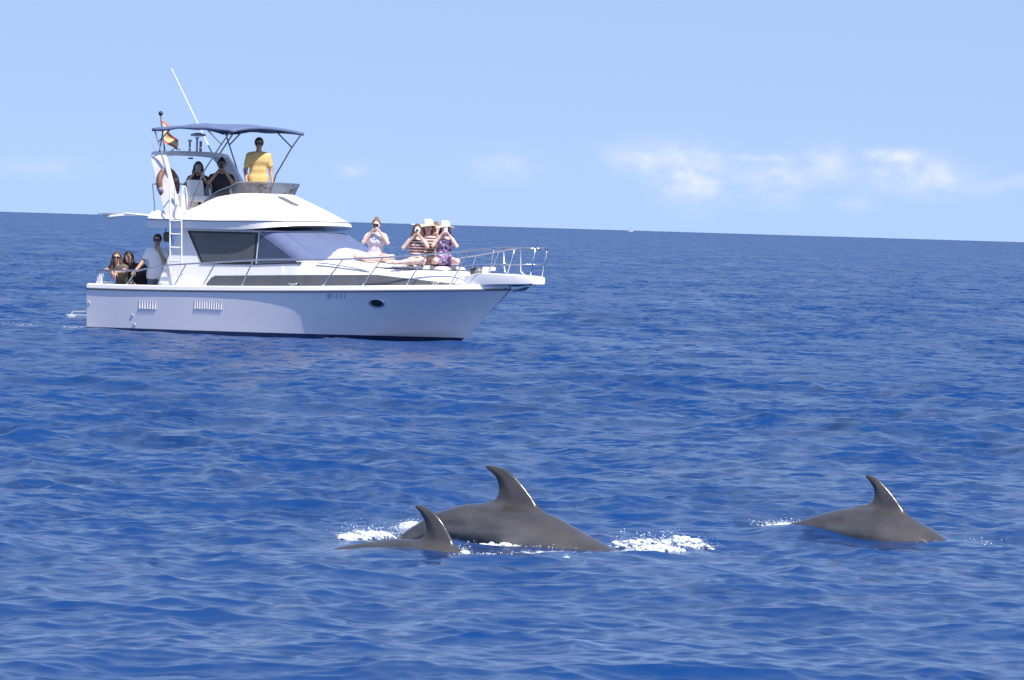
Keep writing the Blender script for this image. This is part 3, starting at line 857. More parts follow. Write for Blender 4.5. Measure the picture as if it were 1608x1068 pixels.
# grab rail on the trunk
for sg in (-1, 1):
    b = MB(); P = [(x, sg * (f_wt(x) + .035), z) for x, z in ((5.30, 1.46), (5.6, 1.44), (6.0, 1.39), (6.36, 1.33))]; b.tube(spline(P, 14), .012, 6); b.build('grab_rail', M_STEEL, trunk, True)
# sun pad
rows = []
for x in np.linspace(5.75, 7.75, 22):
    e_ = min(1, (x - 5.75) / .08, (7.75 - x) / .08); w_ = f_wt(x) - .10 - .05 * (1 - e_); t_ = .018 + .05 * math.sqrt(max(e_, 0))
    rows.append([(x, -w_ - .02, ztop(x, w_) - .01), (x, -w_ - .015, ztop(x, w_) + t_ * .7)] + [(x, w_ * q, ztop(x, w_ * q) + t_) for q in np.linspace(-.97, .97, 15)] + [(x, w_ + .015, ztop(x, w_) + t_ * .7), (x, w_ + .02, ztop(x, w_) - .01)])
b = MB(); b.grid(rows); pad = b.build('sun_pad', M_VINYL, yacht, True)
for sg in (-1, 1):
    b = MB(); b.tube([(x, sg * (f_wt(x) - .075), ztop(x, f_wt(x) - .1) + .012) for x in np.linspace(6.4, 7.7, 12)], .012, 5); b.build('pad_edge', M_RUB, pad, True)

# flybridge
FB0 = lift_ring(ring(1.22, 3.30, 4.64, 1.38, 3.0), lambda x, y: 2.045 + .12 * max(0, (x - 3.4) / 1.2) ** 1.6)
FB1 = lift_ring(ring(1.24, 3.28, 4.56, 1.40, 3.0), lambda x, y: 2.20 + .04 * max(0, (x - 3) / 1.5))
ztf = lambda x: 2.37 + (2.70 - 2.37) * (lambda q: q * q * (3 - 2 * q))(min(1, max(0, (x - 1.85) / 1.05))) + .06 * max(0, (x - 2.9)) / .3


def flare_aft(R_):       # coaming widens towards the stern
    for v in R_: v.y *= 1 + .25 * min(1, max(0, (2.85 - v.x) / 1.55))
    return R_


FB2 = flare_aft(lift_ring(ring(1.26, 2.85, 3.20, 1.00, 3.6), lambda x, y: ztf(x)))
FB3 = flare_aft(lift_ring(ring(1.30, 2.80, 3.12, .93, 3.6), lambda x, y: ztf(x)))
FB4 = flare_aft(lift_ring(ring(1.32, 2.78, 3.06, .89, 3.6), 2.13))
mid = [FB1[i].lerp(FB2[i], .5) + Vector((.02 * (FB1[i].x > 3.2), 0, .006)) for i in range(len(FB1))]
b = MB(); b.grid([FB0, FB1, mid, FB2, FB3, FB4]); k = len(FB0)
b.F += [tuple(range(k))[::-1], tuple(range(5 * k, 6 * k))] + [(i * k, (i + 1) * k, (i + 1) * k + k - 1, i * k + k - 1) for i in range(4)]
fly = b.build('flybridge', M_GEL, yacht, autosmooth=.5)
b = MB(); b.tube([v + Vector((0, math.copysign(.006, v.y), 0)) for v in FB1], .013, 6); b.build('pinstripe', M_LINE, fly, True)
m_ = MB()
cpt = []
for (x, y) in ((3.36, .09), (3.40, .13), (3.75, .12), (3.83, .07), (3.82, -.03), (3.75, -.07), (3.42, -.05), (3.36, 0)):
    cpt.append((x, y))


def slope_z(x, y): # height of the flybridge front face by sampling its loft
    best = None
    for i in range(10, k - 10):
        for s in np.linspace(0, 1, 41):
            P = (FB1[i].lerp(mid[i], s * 2) if s < .5 else mid[i].lerp(FB2[i], s * 2 - 1)); d = (P.x - x) ** 2 + (P.y - y) ** 2
            if best is None or d < best[0]: best = (d, P.z)
    return best[1]


m_.prism([(x, y, slope_z(x, y) + .016) for x, y in cpt], (0, 0, -.03)); m_.build('air_intake', M_RUB, fly)
# smoked wind deflector round the front of the flybridge
lo_ = [FB2[i].lerp(FB3[i], .4) for i in range(7, k - 7)]
n_l = len(lo_); hi_ = []
for i, v in enumerate(lo_):
    e_ = min(1, min(i, n_l - 1 - i) / 7.0); c_ = Vector((1.6, 0, v.z)); o_ = (v - c_).normalized()
    hi_.append(v + o_ * .10 * e_ + Vector((0, 0, .03 + .195 * e_ ** .6)))
b = MB(); b.grid([lo_, [a.lerp(c, .5) for a, c in zip(lo_, hi_)], hi_]); wd = b.build('wind_deflector', M_SMOKE, fly, True)
b = MB(); b.tube(hi_, .009, 5); b.build('deflector_trim', M_LINE, wd, True)
for i in (9, 14, 20, 26, 31):
    b = MB(); b.tube([lo_[i] + Vector((-.10, 0, .0)), hi_[i] + Vector((-.005, 0, 0))], .010, 5); b.build('deflector_bracket', M_WTUBE, wd)
# furniture on the flybridge
b = MB(); b.box((1.78, .25, 2.33), (.95, 1.15, .40)); st_ = b.build('settee', M_VINYL, fly, bevel=.03)
b = MB(); b.box((1.35, .25, 2.70), (.10, 1.15, .36), Matrix.Rotation(-.12, 3, 'Y')); b.build('backrest', M_GREYV, st_, bevel=.03)
b = MB(); b.box((1.50, -.62, 2.42), (.36, .50, .56)); lk = b.build('locker', M_GEL, fly, bevel=.015)
b = MB(); b.lathe([(.022, -.012), (.022, .012)], (1.50, -.876, 2.55), 12, Matrix.Rotation(math.pi / 2, 3, 'X')); b.build('latch', M_BLACK, lk)
b = MB(); b.box((2.92, .28, 2.42), (.22, .8, .58), Matrix.Rotation(.12, 3, 'Y')); he = b.build('helm_console', M_GEL, fly, bevel=.03)
b = MB(); c_ = Vector((2.80, .28, 2.72)); Rw = Matrix.Rotation(-1.1, 3, 'Y')
b.tube([c_ + Rw @ Vector((.17 * math.cos(t), .17 * math.sin(t), 0)) for t in np.linspace(0, 2 * math.pi, 25)[:-1]], .012, 6, True)
for t in (0.5, 2.6, 4.7): b.tube([c_, c_ + Rw @ Vector((.17 * math.cos(t), .17 * math.sin(t), 0))], .008, 5)
b.tube([c_, c_ + Vector((.10, 0, -.05))], .02, 6); b.build('steering_wheel', M_BLACK, he, True)
b = MB(); b.box((1.95, -.55, 2.62), (.44, .46, .12)); hs = b.build('helm_seat', M_VINYL, fly, bevel=.04)
b = MB(); b.box((1.74, -.55, 2.82), (.09, .44, .34), Matrix.Rotation(-.18, 3, 'Y')); b.build('seat_back', M_VINYL, hs, bevel=.035)
b = MB(); b.tube([(1.95, -.55, 2.13), (1.95, -.55, 2.58)], .045, 10); b.build('pedestal', M_STEEL, hs)
b = MB(); b.tube([(2.13, -.60, 2.82), (2.2, -.62, 2.6), (2.26, -.64, 2.40)], .013, 6); b.build('seat_arm', M_WTUBE, hs, True)
# aft rail of the flybridge
for P in ([(1.32, -1.26, 2.37), (1.25, -1.27, 2.88), (1.27, -.6, 2.90), (1.27, .6, 2.90), (1.25, 1.27, 2.88), (1.32, 1.26, 2.37)],):
    b = MB(); b.tube(P, .013, 6); ar = b.build('aft_rail', M_FRAME, fly)
    for y in (-.55, .1, .75):
        b = MB(); b.tube([(1.3, y, 2.15), (1.27, y, 2.90)], .011, 6); b.build('stanchion', M_FRAME, ar)
# under-deck frame line and awning pole
b = MB(); b.tube([(1.35, -1.30, 2.26), (.62, -1.32, 2.29), (.06, -1.34, 2.25)], [.022, .020, .014], 8); ap = b.build('awning_pole', M_WTUBE, fly, True)
b = MB(); b.tube([(.62, -1.325, 2.262), (.5, -1.33, 2.245), (.28, -1.335, 2.215), (.17, -1.335, 2.20)], [.012, .03, .042, .02], 8); b.build('pole_cover', M_VINYL, ap, True)
b = MB(); b.tube([(.62, -1.32, 2.306), (-.06, -1.34, 2.266)], .008, 5); b.build('boat_hook_shaft', M_RUB, ap, True)

# radar arch
def slab(path, w0, w1, t):        # fore-aft width w, thickness t, along a path of points (x front edge given)
    rows_ = []
    for i, (x, y, z, nx, nz) in enumerate(path):
        q = i / (len(path) - 1); w = w0 + (w1 - w0) * q
        rows_.append([(x, y - nx * t, z - nz * t), (x + w, y - nx * t, z - nz * t), (x + w + .02, y, z), (x + w, y + nx * t, z + nz * t), (x, y + nx * t, z + nz * t), (x - .015, y, z)])
    m_ = MB(); m_.grid(rows_, True); m_.F += [tuple(range(6)), tuple(range(len(m_.V) - 6, len(m_.V)))[::-1]]
    return m_


ap_ = []
for i in range(29):
    s = -1 + 2 * i / 28.
    a = abs(s); sg = -1 if s < 0 else 1
    if a > .52:
        q = (a - .52) / .48; y = sg * (.98 + .30 * q); z = 3.47 - 1.22 * q; xx = .95 + .70 * q; nx, nz = .97 * sg, .25
    else:
        q = a / .52; y = sg * .98 * q; z = 3.47 + .035 * (1 - q ** 4) + .0; xx = .95; nx, nz = (.0 if q < .93 else .6 * sg), 1.0 if q < .93 else .75
    ap_.append((xx, y, z, nx, nz))
m_ = slab(ap_, .36, .36, .045); arch = m_.build('radar_arch', M_GEL, yacht, autosmooth=.6)
b = MB(); b.tube([(1.12, .22, 3.50), (1.12, .22, 3.80)], .022, 8); b.tube([(1.12, .22, 3.80), (1.12, .22, 3.84)], .035, 8); 
b.lathe([(.06, -.025), (.14, -.02), (.16, 0), (.13, .03), (.05, .045), (.001, .048)], (1.14, .22, 3.875), 24); b.build('radar_dome', M_WTUBE, arch, True)
b = MB(); b.tube([(1.10, .02, 3.50), (1.10, .02, 3.72)], .022, 8); b.tube([(1.10, .02, 3.72), (1.10, .02, 3.78)], [.022, .05], 8); b.build('horn', M_STEEL, arch, True)
b = MB(); b.tube([(1.13, .32, 3.50), (1.13, .32, 3.76)], .028, 8); b.build('light_post', M_STEEL, arch, True)
for (P0, P1, r_, mt_) in (((.98, .88, 3.52), (-.14, .90, 5.2), .011, M_WTUBE), ((1.01, -.9, 3.5), (.23, -.9, 4.73), .0016, M_WHIP)):
    b = MB(); a, c = Vector(P0), Vector(P1); b.tube([a, a.lerp(c, .12), a.lerp(c, .2), c], [r_ * 1.7, r_ * 1.6, r_, r_ * .55], 6); b.build('whip_antenna', mt_, arch)
b = MB(); a, c = Vector((4.74, .5, 2.24)), Vector((3.53, .5, 3.89)); b.tube([a, a.lerp(c, .3), c], [.003, .002, .0012], 5); b.build('whip_antenna', M_WHIP, fly)
b = MB(); b.tube([(1.05, -.55, 3.52), (1.05, -.38, 3.60), (1.05, -.2, 3.57)], .009, 5); b.build('cable_loop', M_BLACK, arch, True)
b = MB(); b.lathe([(.05, -.03), (.045, .0)], (1.15, 0, 3.43), 12); b.build('deck_lamp', M_BLACK, arch)

# bimini
bx0, bx1, bw = 1.08, 3.07, 1.12
rows = []
for i in range(25):
    q = i / 24; x = bx0 + (bx1 - bx0) * q; r_ = []
    zc_ = 3.965 + .05 * math.sin(math.pi * min(1, q * 1.02)) ** .8 - .012 * abs(math.sin(3 * math.pi * q)) + .012 * q
    for j in range(17):
        s = -1 + j / 8.; r_.append((x, s * bw, zc_ + .085 * (1 - abs(s) ** 2.4) + .006 * math.sin(9 * q + 4 * s)))
    val = lambda s: (x, s * (bw + .004), zc_ - .052 - .01 * math.sin(13 * q))
    rows.append([val(-1)] + r_ + [val(1)])
V0 = MB(); V0.grid(rows)
for e_ in (0, 24):
    r_ = rows[e_]; dxx = -.02 if e_ == 0 else .02; V0.grid([r_[1:-1], [(p_[0] + dxx, p_[1], p_[2] - .055) for p_ in r_[1:-1]]])
bim = empty('bimini', (0, 0, 0)); bim.parent = yacht
co_ = V0.build('canopy', M_CANV, bim, True)
md = co_.modifiers.new('cloth_thickness', 'SOLIDIFY'); md.thickness = .006
for sg in (-1, 1):
    Y = sg * 1.1
    for P in ([(3.05, Y, 3.97), (2.79, Y, 3.67), (2.40, sg * 1.13, 3.14), (2.12, sg * 1.16, 2.47)], [(1.11, Y, 3.96), (1.22, Y, 3.72), (1.54, sg * 1.13, 2.96), (1.72, sg * 1.16, 2.40)],
              [(2.42, Y, 3.98), (2.80, Y, 3.69)], [(1.55, Y, 3.99), (1.24, Y, 3.72)], [(1.12, sg * .93, 3.52), (1.34, Y, 3.97)]):
        b = MB(); b.tube(P, .0145, 7); b.build('frame_tube', M_FRAME, bim)
for x in (1.11, 2.05, 3.05):
    b = MB(); b.tube([(x, 1.1 * s, 3.955 + .08 * (1 - abs(s) ** 2.4) + (.045 if x == 2.05 else 0)) for s in np.linspace(-1, 1, 15)], .014, 6); b.build('hoop', M_FRAME, bim, True)

# boarding ladder on the starboard side
lad = empty('ladder', (0, 0, 0)); lad.parent = yacht
for x in (1.86, 2.15):
    b = MB(); b.tube(spline([(x + .06, -1.46, 1.12), (x + .05, -1.47, 1.4), (x + .02, -1.47, 2.1), (x, -1.46, 2.55), (x - .03, -1.40, 2.82), (x - .03, -1.30, 2.80), (x - .02, -1.26, 2.42)], 22), .016, 8); b.build('side_rail', M_WTUBE, lad, True)
for z in (1.40, 1.66, 1.92, 2.18):
    b = MB(); q = (2.55 - z) / 1.4 * .05; b.tube([(1.87 + q, -1.468, z), (2.16 + q, -1.468, z)], .017, 7); b.build('rung', M_WTUBE, lad)

# guard rails and pulpit
deckz = lambda x: zs(x) + .10
for sg in (-1, 1):
    e = lambda x, in_=.06: sg * max(yb(min(x, 8.9)) - in_, .20)
    rail = empty('guard_rail', (0, 0, 0)); rail.parent = yacht
    TP = [(.12, e(.1), 1.0), (.10, e(.1), 1.17), (1.2, e(1.2), 1.19), (1.55, e(1.5), 1.26), (2.0, e(2.), 1.32), (4.3, e(4.3), 1.49), (6.1, e(6.1), 1.55), (7.1, e(7.1), 1.63), (7.9, e(7.9), 1.72), (8.55, sg * .42, 1.81), (9.0, sg * .29, 1.86), (9.5, sg * .22, 1.87), (9.70, sg * .19, 1.85)]
    b = MB(); b.tube(TP, .0165, 8); b.build('top_rail', M_STEEL, rail, True)
    for (xb_, xt, zt_) in ((.9, 1.13, 1.185), (2.14, 2.43, 1.35), (2.86, 3.17, 1.41), (3.8, 4.07, 1.475), (5.62, 6.03, 1.547), (6.42, 6.82, 1.61), (7.25, 7.62, 1.685), (8.02, 8.38, 1.79)):
        b = MB(); b.tube([(xb_, e(xb_), deckz(xb_) - .005), (xt, e(xt) if xt < 8.2 else sg * .47, zt_)], .0125, 7); b.build('stanchion', M_STEEL, rail)
    b = MB(); b.tube([(8.2, sg * .56, 1.49), (8.6, sg * .38, 1.53), (9.1, sg * .27, 1.55), (9.64, sg * .20, 1.56)], .010, 6); b.build('mid_rail', M_STEEL, rail, True)
    for P in ([(8.72, sg * .29, 1.36), (8.84, sg * .33, 1.83)], [(9.20, sg * .24, 1.345), (9.05, sg * .26, 1.41), (9.02, sg * .275, 1.86)], [(9.60, sg * .19, 1.335), (9.66, sg * .19, 1.62), (9.70, sg * .19, 1.86)]):
        b = MB(); b.tube(P, .0135, 7); b.build('stanchion', M_STEEL, rail, True)
b = MB(); b.tube([(9.70, -.19, 1.85), (9.74, -.12, 1.87), (9.74, .12, 1.87), (9.70, .19, 1.85)], .016, 7); b.build('pulpit_rail', M_STEEL, yacht, True)
b = MB(); b.tube([(9.64, -.2, 1.56), (9.67, 0, 1.56), (9.64, .2, 1.56)], .010, 6); b.build('pulpit_mid_rail', M_STEEL, yacht, True)

# bow platform, anchor, windlass, cleats
rows = []
for x, w_, zt_, zb_ in ((8.15, .30, 1.30, 1.10), (8.45, .34, 1.365, 1.12), (8.9, .34, 1.37, 1.155), (9.33, .29, 1.355, 1.17), (9.58, .25, 1.34, 1.18), (9.66, .20, 1.33, 1.19)):
    rows.append([(x, -w_, zb_ + .015), (x, -w_ - .008, (zb_ + zt_) / 2), (x, -w_, zt_ - .015), (x, -w_ + .03, zt_), (x, w_ - .03, zt_), (x, w_, zt_ - .015), (x, w_ + .008, (zb_ + zt_) / 2), (x, w_, zb_ + .015), (x, w_ - .03, zb_), (x, -w_ + .03, zb_)])
b = MB(); b.grid(rows, True); b.F += [tuple(range(10)), tuple(range(50, 60))[::-1]]; bp_ = b.build('bow_platform', M_GEL, yacht, autosmooth=.6)
anc = empty('anchor', (-.14, 0, 0)); anc.parent = yacht
b = MB(); b.tube([(9.62, 0, 1.19), (9.30, 0, 1.15), (9.05, 0, 1.17)], .02, 6); b.build('shank', M_GALV, anc)
for sg in (-1, 1):
    b = MB(); b.prism([(9.58, sg * .02, 1.15), (9.40, sg * .16, 1.09), (9.28, sg * .13, 1.06), (9.36, sg * .01, 1.07)], (0, 0, -.02)); b.build('fluke', M_GALV, anc)
b = MB(); b.lathe([(.05, -.07), (.03, -.05), (.03, .05), (.05, .07)], (9.66, 0, 1.21), 12, Matrix.Rotation(math.pi / 2, 3, 'X')); b.build('roller', M_BLACK, anc)
wi = empty('windlass', (0, 0, 0)); wi.parent = yacht
b = MB(); b.box((8.36, -.05, 1.37), (.24, .22, .12)); b.build('base', M_GEL, wi, bevel=.02)
b = MB(); b.lathe([(.09, -.07), (.06, -.05), (.05, 0), (.06, .05), (.09, .07)], (8.36, -.23, 1.39), 16, Matrix.Rotation(math.pi / 2, 3, 'X')); b.build('gypsy', M_GALV, wi, True)
b = MB(); b.box((8.46, .05, 1.45), (.22, .16, .07)); b.build('motor_cover', M_VINYL, wi, bevel=.025)
for (x, y_) in ((7.72, -.66), (4.95, -1.48), (.35, -1.47), (7.72, .66), (.35, 1.47)):
    b = MB(); z_ = deckz(x); b.tube([(x - .10, y_, z_ + .055), (x, y_, z_ + .045), (x + .10, y_, z_ + .055)], .014, 6); b.tube([(x - .035, y_, z_ - .005), (x - .035, y_, z_ + .05)], .013, 6); b.tube([(x + .035, y_, z_ - .005), (x + .035, y_, z_ + .05)], .013, 6); b.build('cleat', M_STEEL, yacht, True)
b = MB(); b.tube([(8.2 + .0, -.44, deckz(8.2) + .01)] + [(8.2 + .05 * math.cos(t), -.44 + .05 * math.sin(t), deckz(8.2) + .012 + .002 * t) for t in np.linspace(0, 12, 40)], .011, 5); b.build('rope_coil', M_WTUBE, yacht, True)
# swim platform
b = MB(); b.prism([(-.01, -1.38, .20), (-.62, -1.36, .20), (-.80, -1.22, .20), (-.80, 1.22, .20), (-.62, 1.36, .20), (-.01, 1.38, .20)], (0, 0, .07)); sw = b.build('swim_platform', M_GEL, yacht, bevel=.015)
for y in (-1.15, 1.15):
    b = MB(); b.tube(spline([(-.70, y, .265), (-.68, y, .33), (-.55, y, .345), (-.2, y, .36), (-.12, y, .345), (-.1, y, .265)], 16), .012, 6); b.build('hand_hold', M_STEEL, sw, True)
for y in (-1.0, 1.0):
    b = MB(); b.tube([(-.55, y, .21), (-.01, y, .03)], .025, 6); b.build('bracket', M_STEEL, sw)
b = MB(); b.tube([(-.005, -1.35, .12), (.02, -1.45, .2)], .05, 8); b.build('exhaust', M_GEL, hull, True)
b = MB(); b.prism([(.06, -1.51, zs(0) + .09), (.22, -1.51, zs(0) + .09), (.22, -1.505, zs(0) + .30), (.15, -1.505, zs(0) + .30)], (0, .06, 0)); b.build('quarter_fairing', M_GEL, yacht, bevel=.01)

for o_ in [o for o in yacht.children if o.name.split('.')[0] in ('hull', 'gunwale', 'foredeck', 'cockpit_coaming')]:
    o_.location.x = -.12; o_.scale.x = 9.13 / 8.95
sw.location.x = -.12
# ------------------------------------------------------------------ loose things on the cruiser
M_RING = mat('shaded_orange', (.17, .085, .06), .6, var=.2, scale=9)  # orange darkened to brown: the shade it hangs in is put into the colour
ringo = empty('life_ring', yw((1.40, -.98, 2.89)), -YA)
b = MB(); Rr_ = Matrix.Rotation(math.radians(82), 3, 'Y')
b.tube([Rr_ @ Vector((.27 * math.cos(t), .27 * math.sin(t), 0)) for t in np.linspace(0, 2 * math.pi, 37)[:-1]], .06, 10, True); rb_ = b.build('ring', M_RING, ringo, True)
for a in (0.4, 1.97, 3.54, 5.1):
    b = MB(); b.tube([Rr_ @ Vector((.27 * math.cos(t), .27 * math.sin(t), 0)) for t in np.linspace(a - .13, a + .13, 5)], .064, 10); b.build('band', M_GREYV, rb_, True)
tag(ringo, 'brownish orange life ring hung behind the radar arch leg', 'life ring')

M_FY = mat('flag_yellow', (.88, .70, .36), .8, sub=.1); M_FR = mat('flag_red', (.75, .13, .09), .8)
fl_ = empty('flag', yw((.86, -.45, 3.50)), -YA); fl_.scale = (1.3, 1.3, 1.0)
b = MB(); b.tube([(0, 0, 0), (-.12, .02, .74)], .013, 7); b.build('staff', M_FRAME, fl_)
b = MB(); b.lathe([(.02, 0), (.035, .03), (.03, .07), (.004, .09)], (-.12, .02, .735), 10); b.build('finial', M_BLACK, fl_, True)
for (s0, s1, mt) in ((0, .22, M_FR), (.22, .76, M_FY), (.76, 1, M_FR)):
    rows = []
    for i in range(15):
        q = i / 14; r_ = []
        for j in range(8):
            s = s0 + (s1 - s0) * j / 7.
            # cloth drooping from the staff: s runs along the hoist, q along the fly
            z = .66 - .36 * s - .40 * q * (1 - .25 * s); x = -.10 + .05 * s + .20 * q * (1 - .35 * s) + .035 * math.sin(5 * q + 4 * s); y = .05 * math.sin(8 * q + 2.5 * s) * (.4 + q) + .16 * q
            r_.append((x, y, z))
        rows.append(r_)
    b = MB(); b.grid(rows); b.build('stripe', mt, fl_, True)
tag(fl_, 'limp red and yellow striped flag on a staff at the radar arch', 'flag')

bag = empty('hanging_bag', yw((1.40, -.95, 1.86)), -YA)
b = MB(); b.box((0, 0, 0), (.15, .12, .20)); b.build('pouch', mat('olive_canvas', (.10, .10, .05), .9, var=.2), bag, bevel=.045)
b = MB(); b.tube([(-.06, 0, .1), (-.03, 0, .20), (.03, 0, .20), (.06, 0, .1)], .008, 5); b.build('strap', M_BLACK, bag, True)
tag(bag, 'olive canvas bag hanging under the flybridge overhang behind the ladder', 'bag')


# tiny craft on the horizon
def far_sail(px, D_, hgt):
    x, y = (px - 804) / FPX * D_, D_
    o = empty('sailing_boat', (x, y, 0), .6)
    b = MB(); b.prism([(-5, 0, .9), (-4, -1.3, 1.0), (2, -1.5, 1.0), (6, 0, 1.3), (2, 1.5, 1.0), (-4, 1.3, 1.0)], (0, 0, -1.4)); b.build('hull', M_GEL, o)
    b = MB(); b.tube([(.5, 0, .8), (.5, 0, hgt)], .12, 6); b.build('mast', M_STEEL, o)
    b = MB(); b.prism([(.3, 0, 1.8), (-4.5, 0, 1.9), (.3, 0, hgt - .4)], (0, .05, 0)); b.build('mainsail', M_GREYV, o)
    return o


tag(far_sail(985, 11000., 10.), 'tiny grey sailing boat far off on the horizon', 'sailboat')
def far_motor():
    D_ = 11000.; o = empty('motor_boat', ((644 - 804) / FPX * D_, D_, 0), .15)
    b = MB(); b.prism([(-5, -1.3, .1), (4, -1.3, .2), (6.5, 0, .4), (4, 1.3, .2), (-5, 1.3, .1)], (0, 0, 1.1)); b.build('hull', M_GEL, o)
    b = MB(); b.prism([(-3, -1, 1.2), (1.8, -1, 1.2), (.8, -1, 2.5), (-2.6, -1, 2.5)], (0, 2, 0)); b.build('cabin', M_GEL, o)
    return o


tag(far_motor(), 'tiny white motor boat far off on the horizon', 'boat')

# ------------------------------------------------------------------ people
def skin(name, c): return mat(name, c, .5, var=.05, scale=20, sub=.08)


SK_FAIR = skin('skin_fair', (.74, .51, .42)); SK_TAN = skin('skin_tan', (.42, .24, .16)); SK_MID = skin('skin_mid', (.52, .32, .23))
HAIR_D = mat('hair_dark', (.018, .013, .011), .5, var=.3, scale=60, bump=.4); HAIR_B = mat('hair_brown', (.10, .05, .03), .5, var=.3, scale=60, bump=.4)
HAIR_R = mat('hair_auburn', (.22, .10, .055), .5, var=.3, scale=60, bump=.4); HAIR_G = mat('hair_grizzled', (.10, .095, .09), .6, var=.3, scale=80)
CL_WHITE = mat('cotton_white', (.80, .80, .82), .85, var=.05, bump=.2); CL_YEL = mat('cotton_yellow', (.66, .46, .17), .85, var=.08, scale=9, bump=.3)
CL_BLACK = mat('cotton_black', (.035, .034, .042), .9, var=.2, bump=.3); CL_OLIVE = mat('cotton_olive', (.13, .105, .085), .9, var=.1, bump=.3)
CL_GREY = mat('cotton_grey', (.22, .22, .26), .9, var=.1, bump=.3); CL_LILAC = mat('tee_pale_grey', (.62, .60, .68), .85, var=.1, scale=8, bump=.3); CL_PINK = mat('shorts_pink', (.62, .36, .36), .85); CL_CREAM = mat('shorts_cream', (.70, .64, .55), .85)
STRAW = mat('straw_hat', (.74, .66, .50), .85, var=.12, scale=50, bump=.4); LIP = mat('lips', (.42, .16, .14), .5); EYEM = mat('eye_dark', (.03, .02, .02), .2); LENS = mat('sunglass_lens', (.012, .010, .010), .08)


def pattern_mat(name, a, b, kind):
    m = mat(name, a, .85, bump=.2); n, l = m.node_tree.nodes, m.node_tree.links; bs = n['Principled BSDF']
    tcn = n.new('ShaderNodeTexCoord')
    if kind == 'stripe':
        t = n.new('ShaderNodeTexWave'); t.bands_direction = 'Z'; t.inputs['Scale'].default_value = 5.2; t.inputs['Distortion'].default_value = .6; out = t.outputs['Fac']; lo_, hi_ = .55, .7
    else:
        t = n.new('ShaderNodeTexNoise'); t.inputs['Scale'].default_value = 16; t.inputs['Detail'].default_value = 3; out = t.outputs['Fac']; lo_, hi_ = .48, .6
    l.new(tcn.outputs['Object'], t.inputs['Vector'])
    r_ = n.new('ShaderNodeMapRange'); r_.inputs['From Min'].default_value = lo_; r_.inputs['From Max'].default_value = hi_; l.new(out, r_.inputs['Value'])
    mx = n.new('ShaderNodeMix'); mx.data_type = 'RGBA'; l.new(r_.outputs[0], mx.inputs['Factor']); mx.inputs['A'].default_value = (*a, 1); mx.inputs['B'].default_value = (*b, 1)
    l.new(mx.outputs['Result'], bs.inputs['Base Color']); return m


CL_STRIPE = pattern_mat('stripes_maroon', (.16, .06, .06), (.66, .56, .52), 'stripe'); CL_PURPLE = pattern_mat('print_purple', (.10, .05, .15), (.45, .36, .50), 'print')
nv = lambda *a: np.array(a, float)
LAT = nv(0, 1, 0)


def unit(v): v = np.array(v, float); return v / max(np.linalg.norm(v), 1e-9)


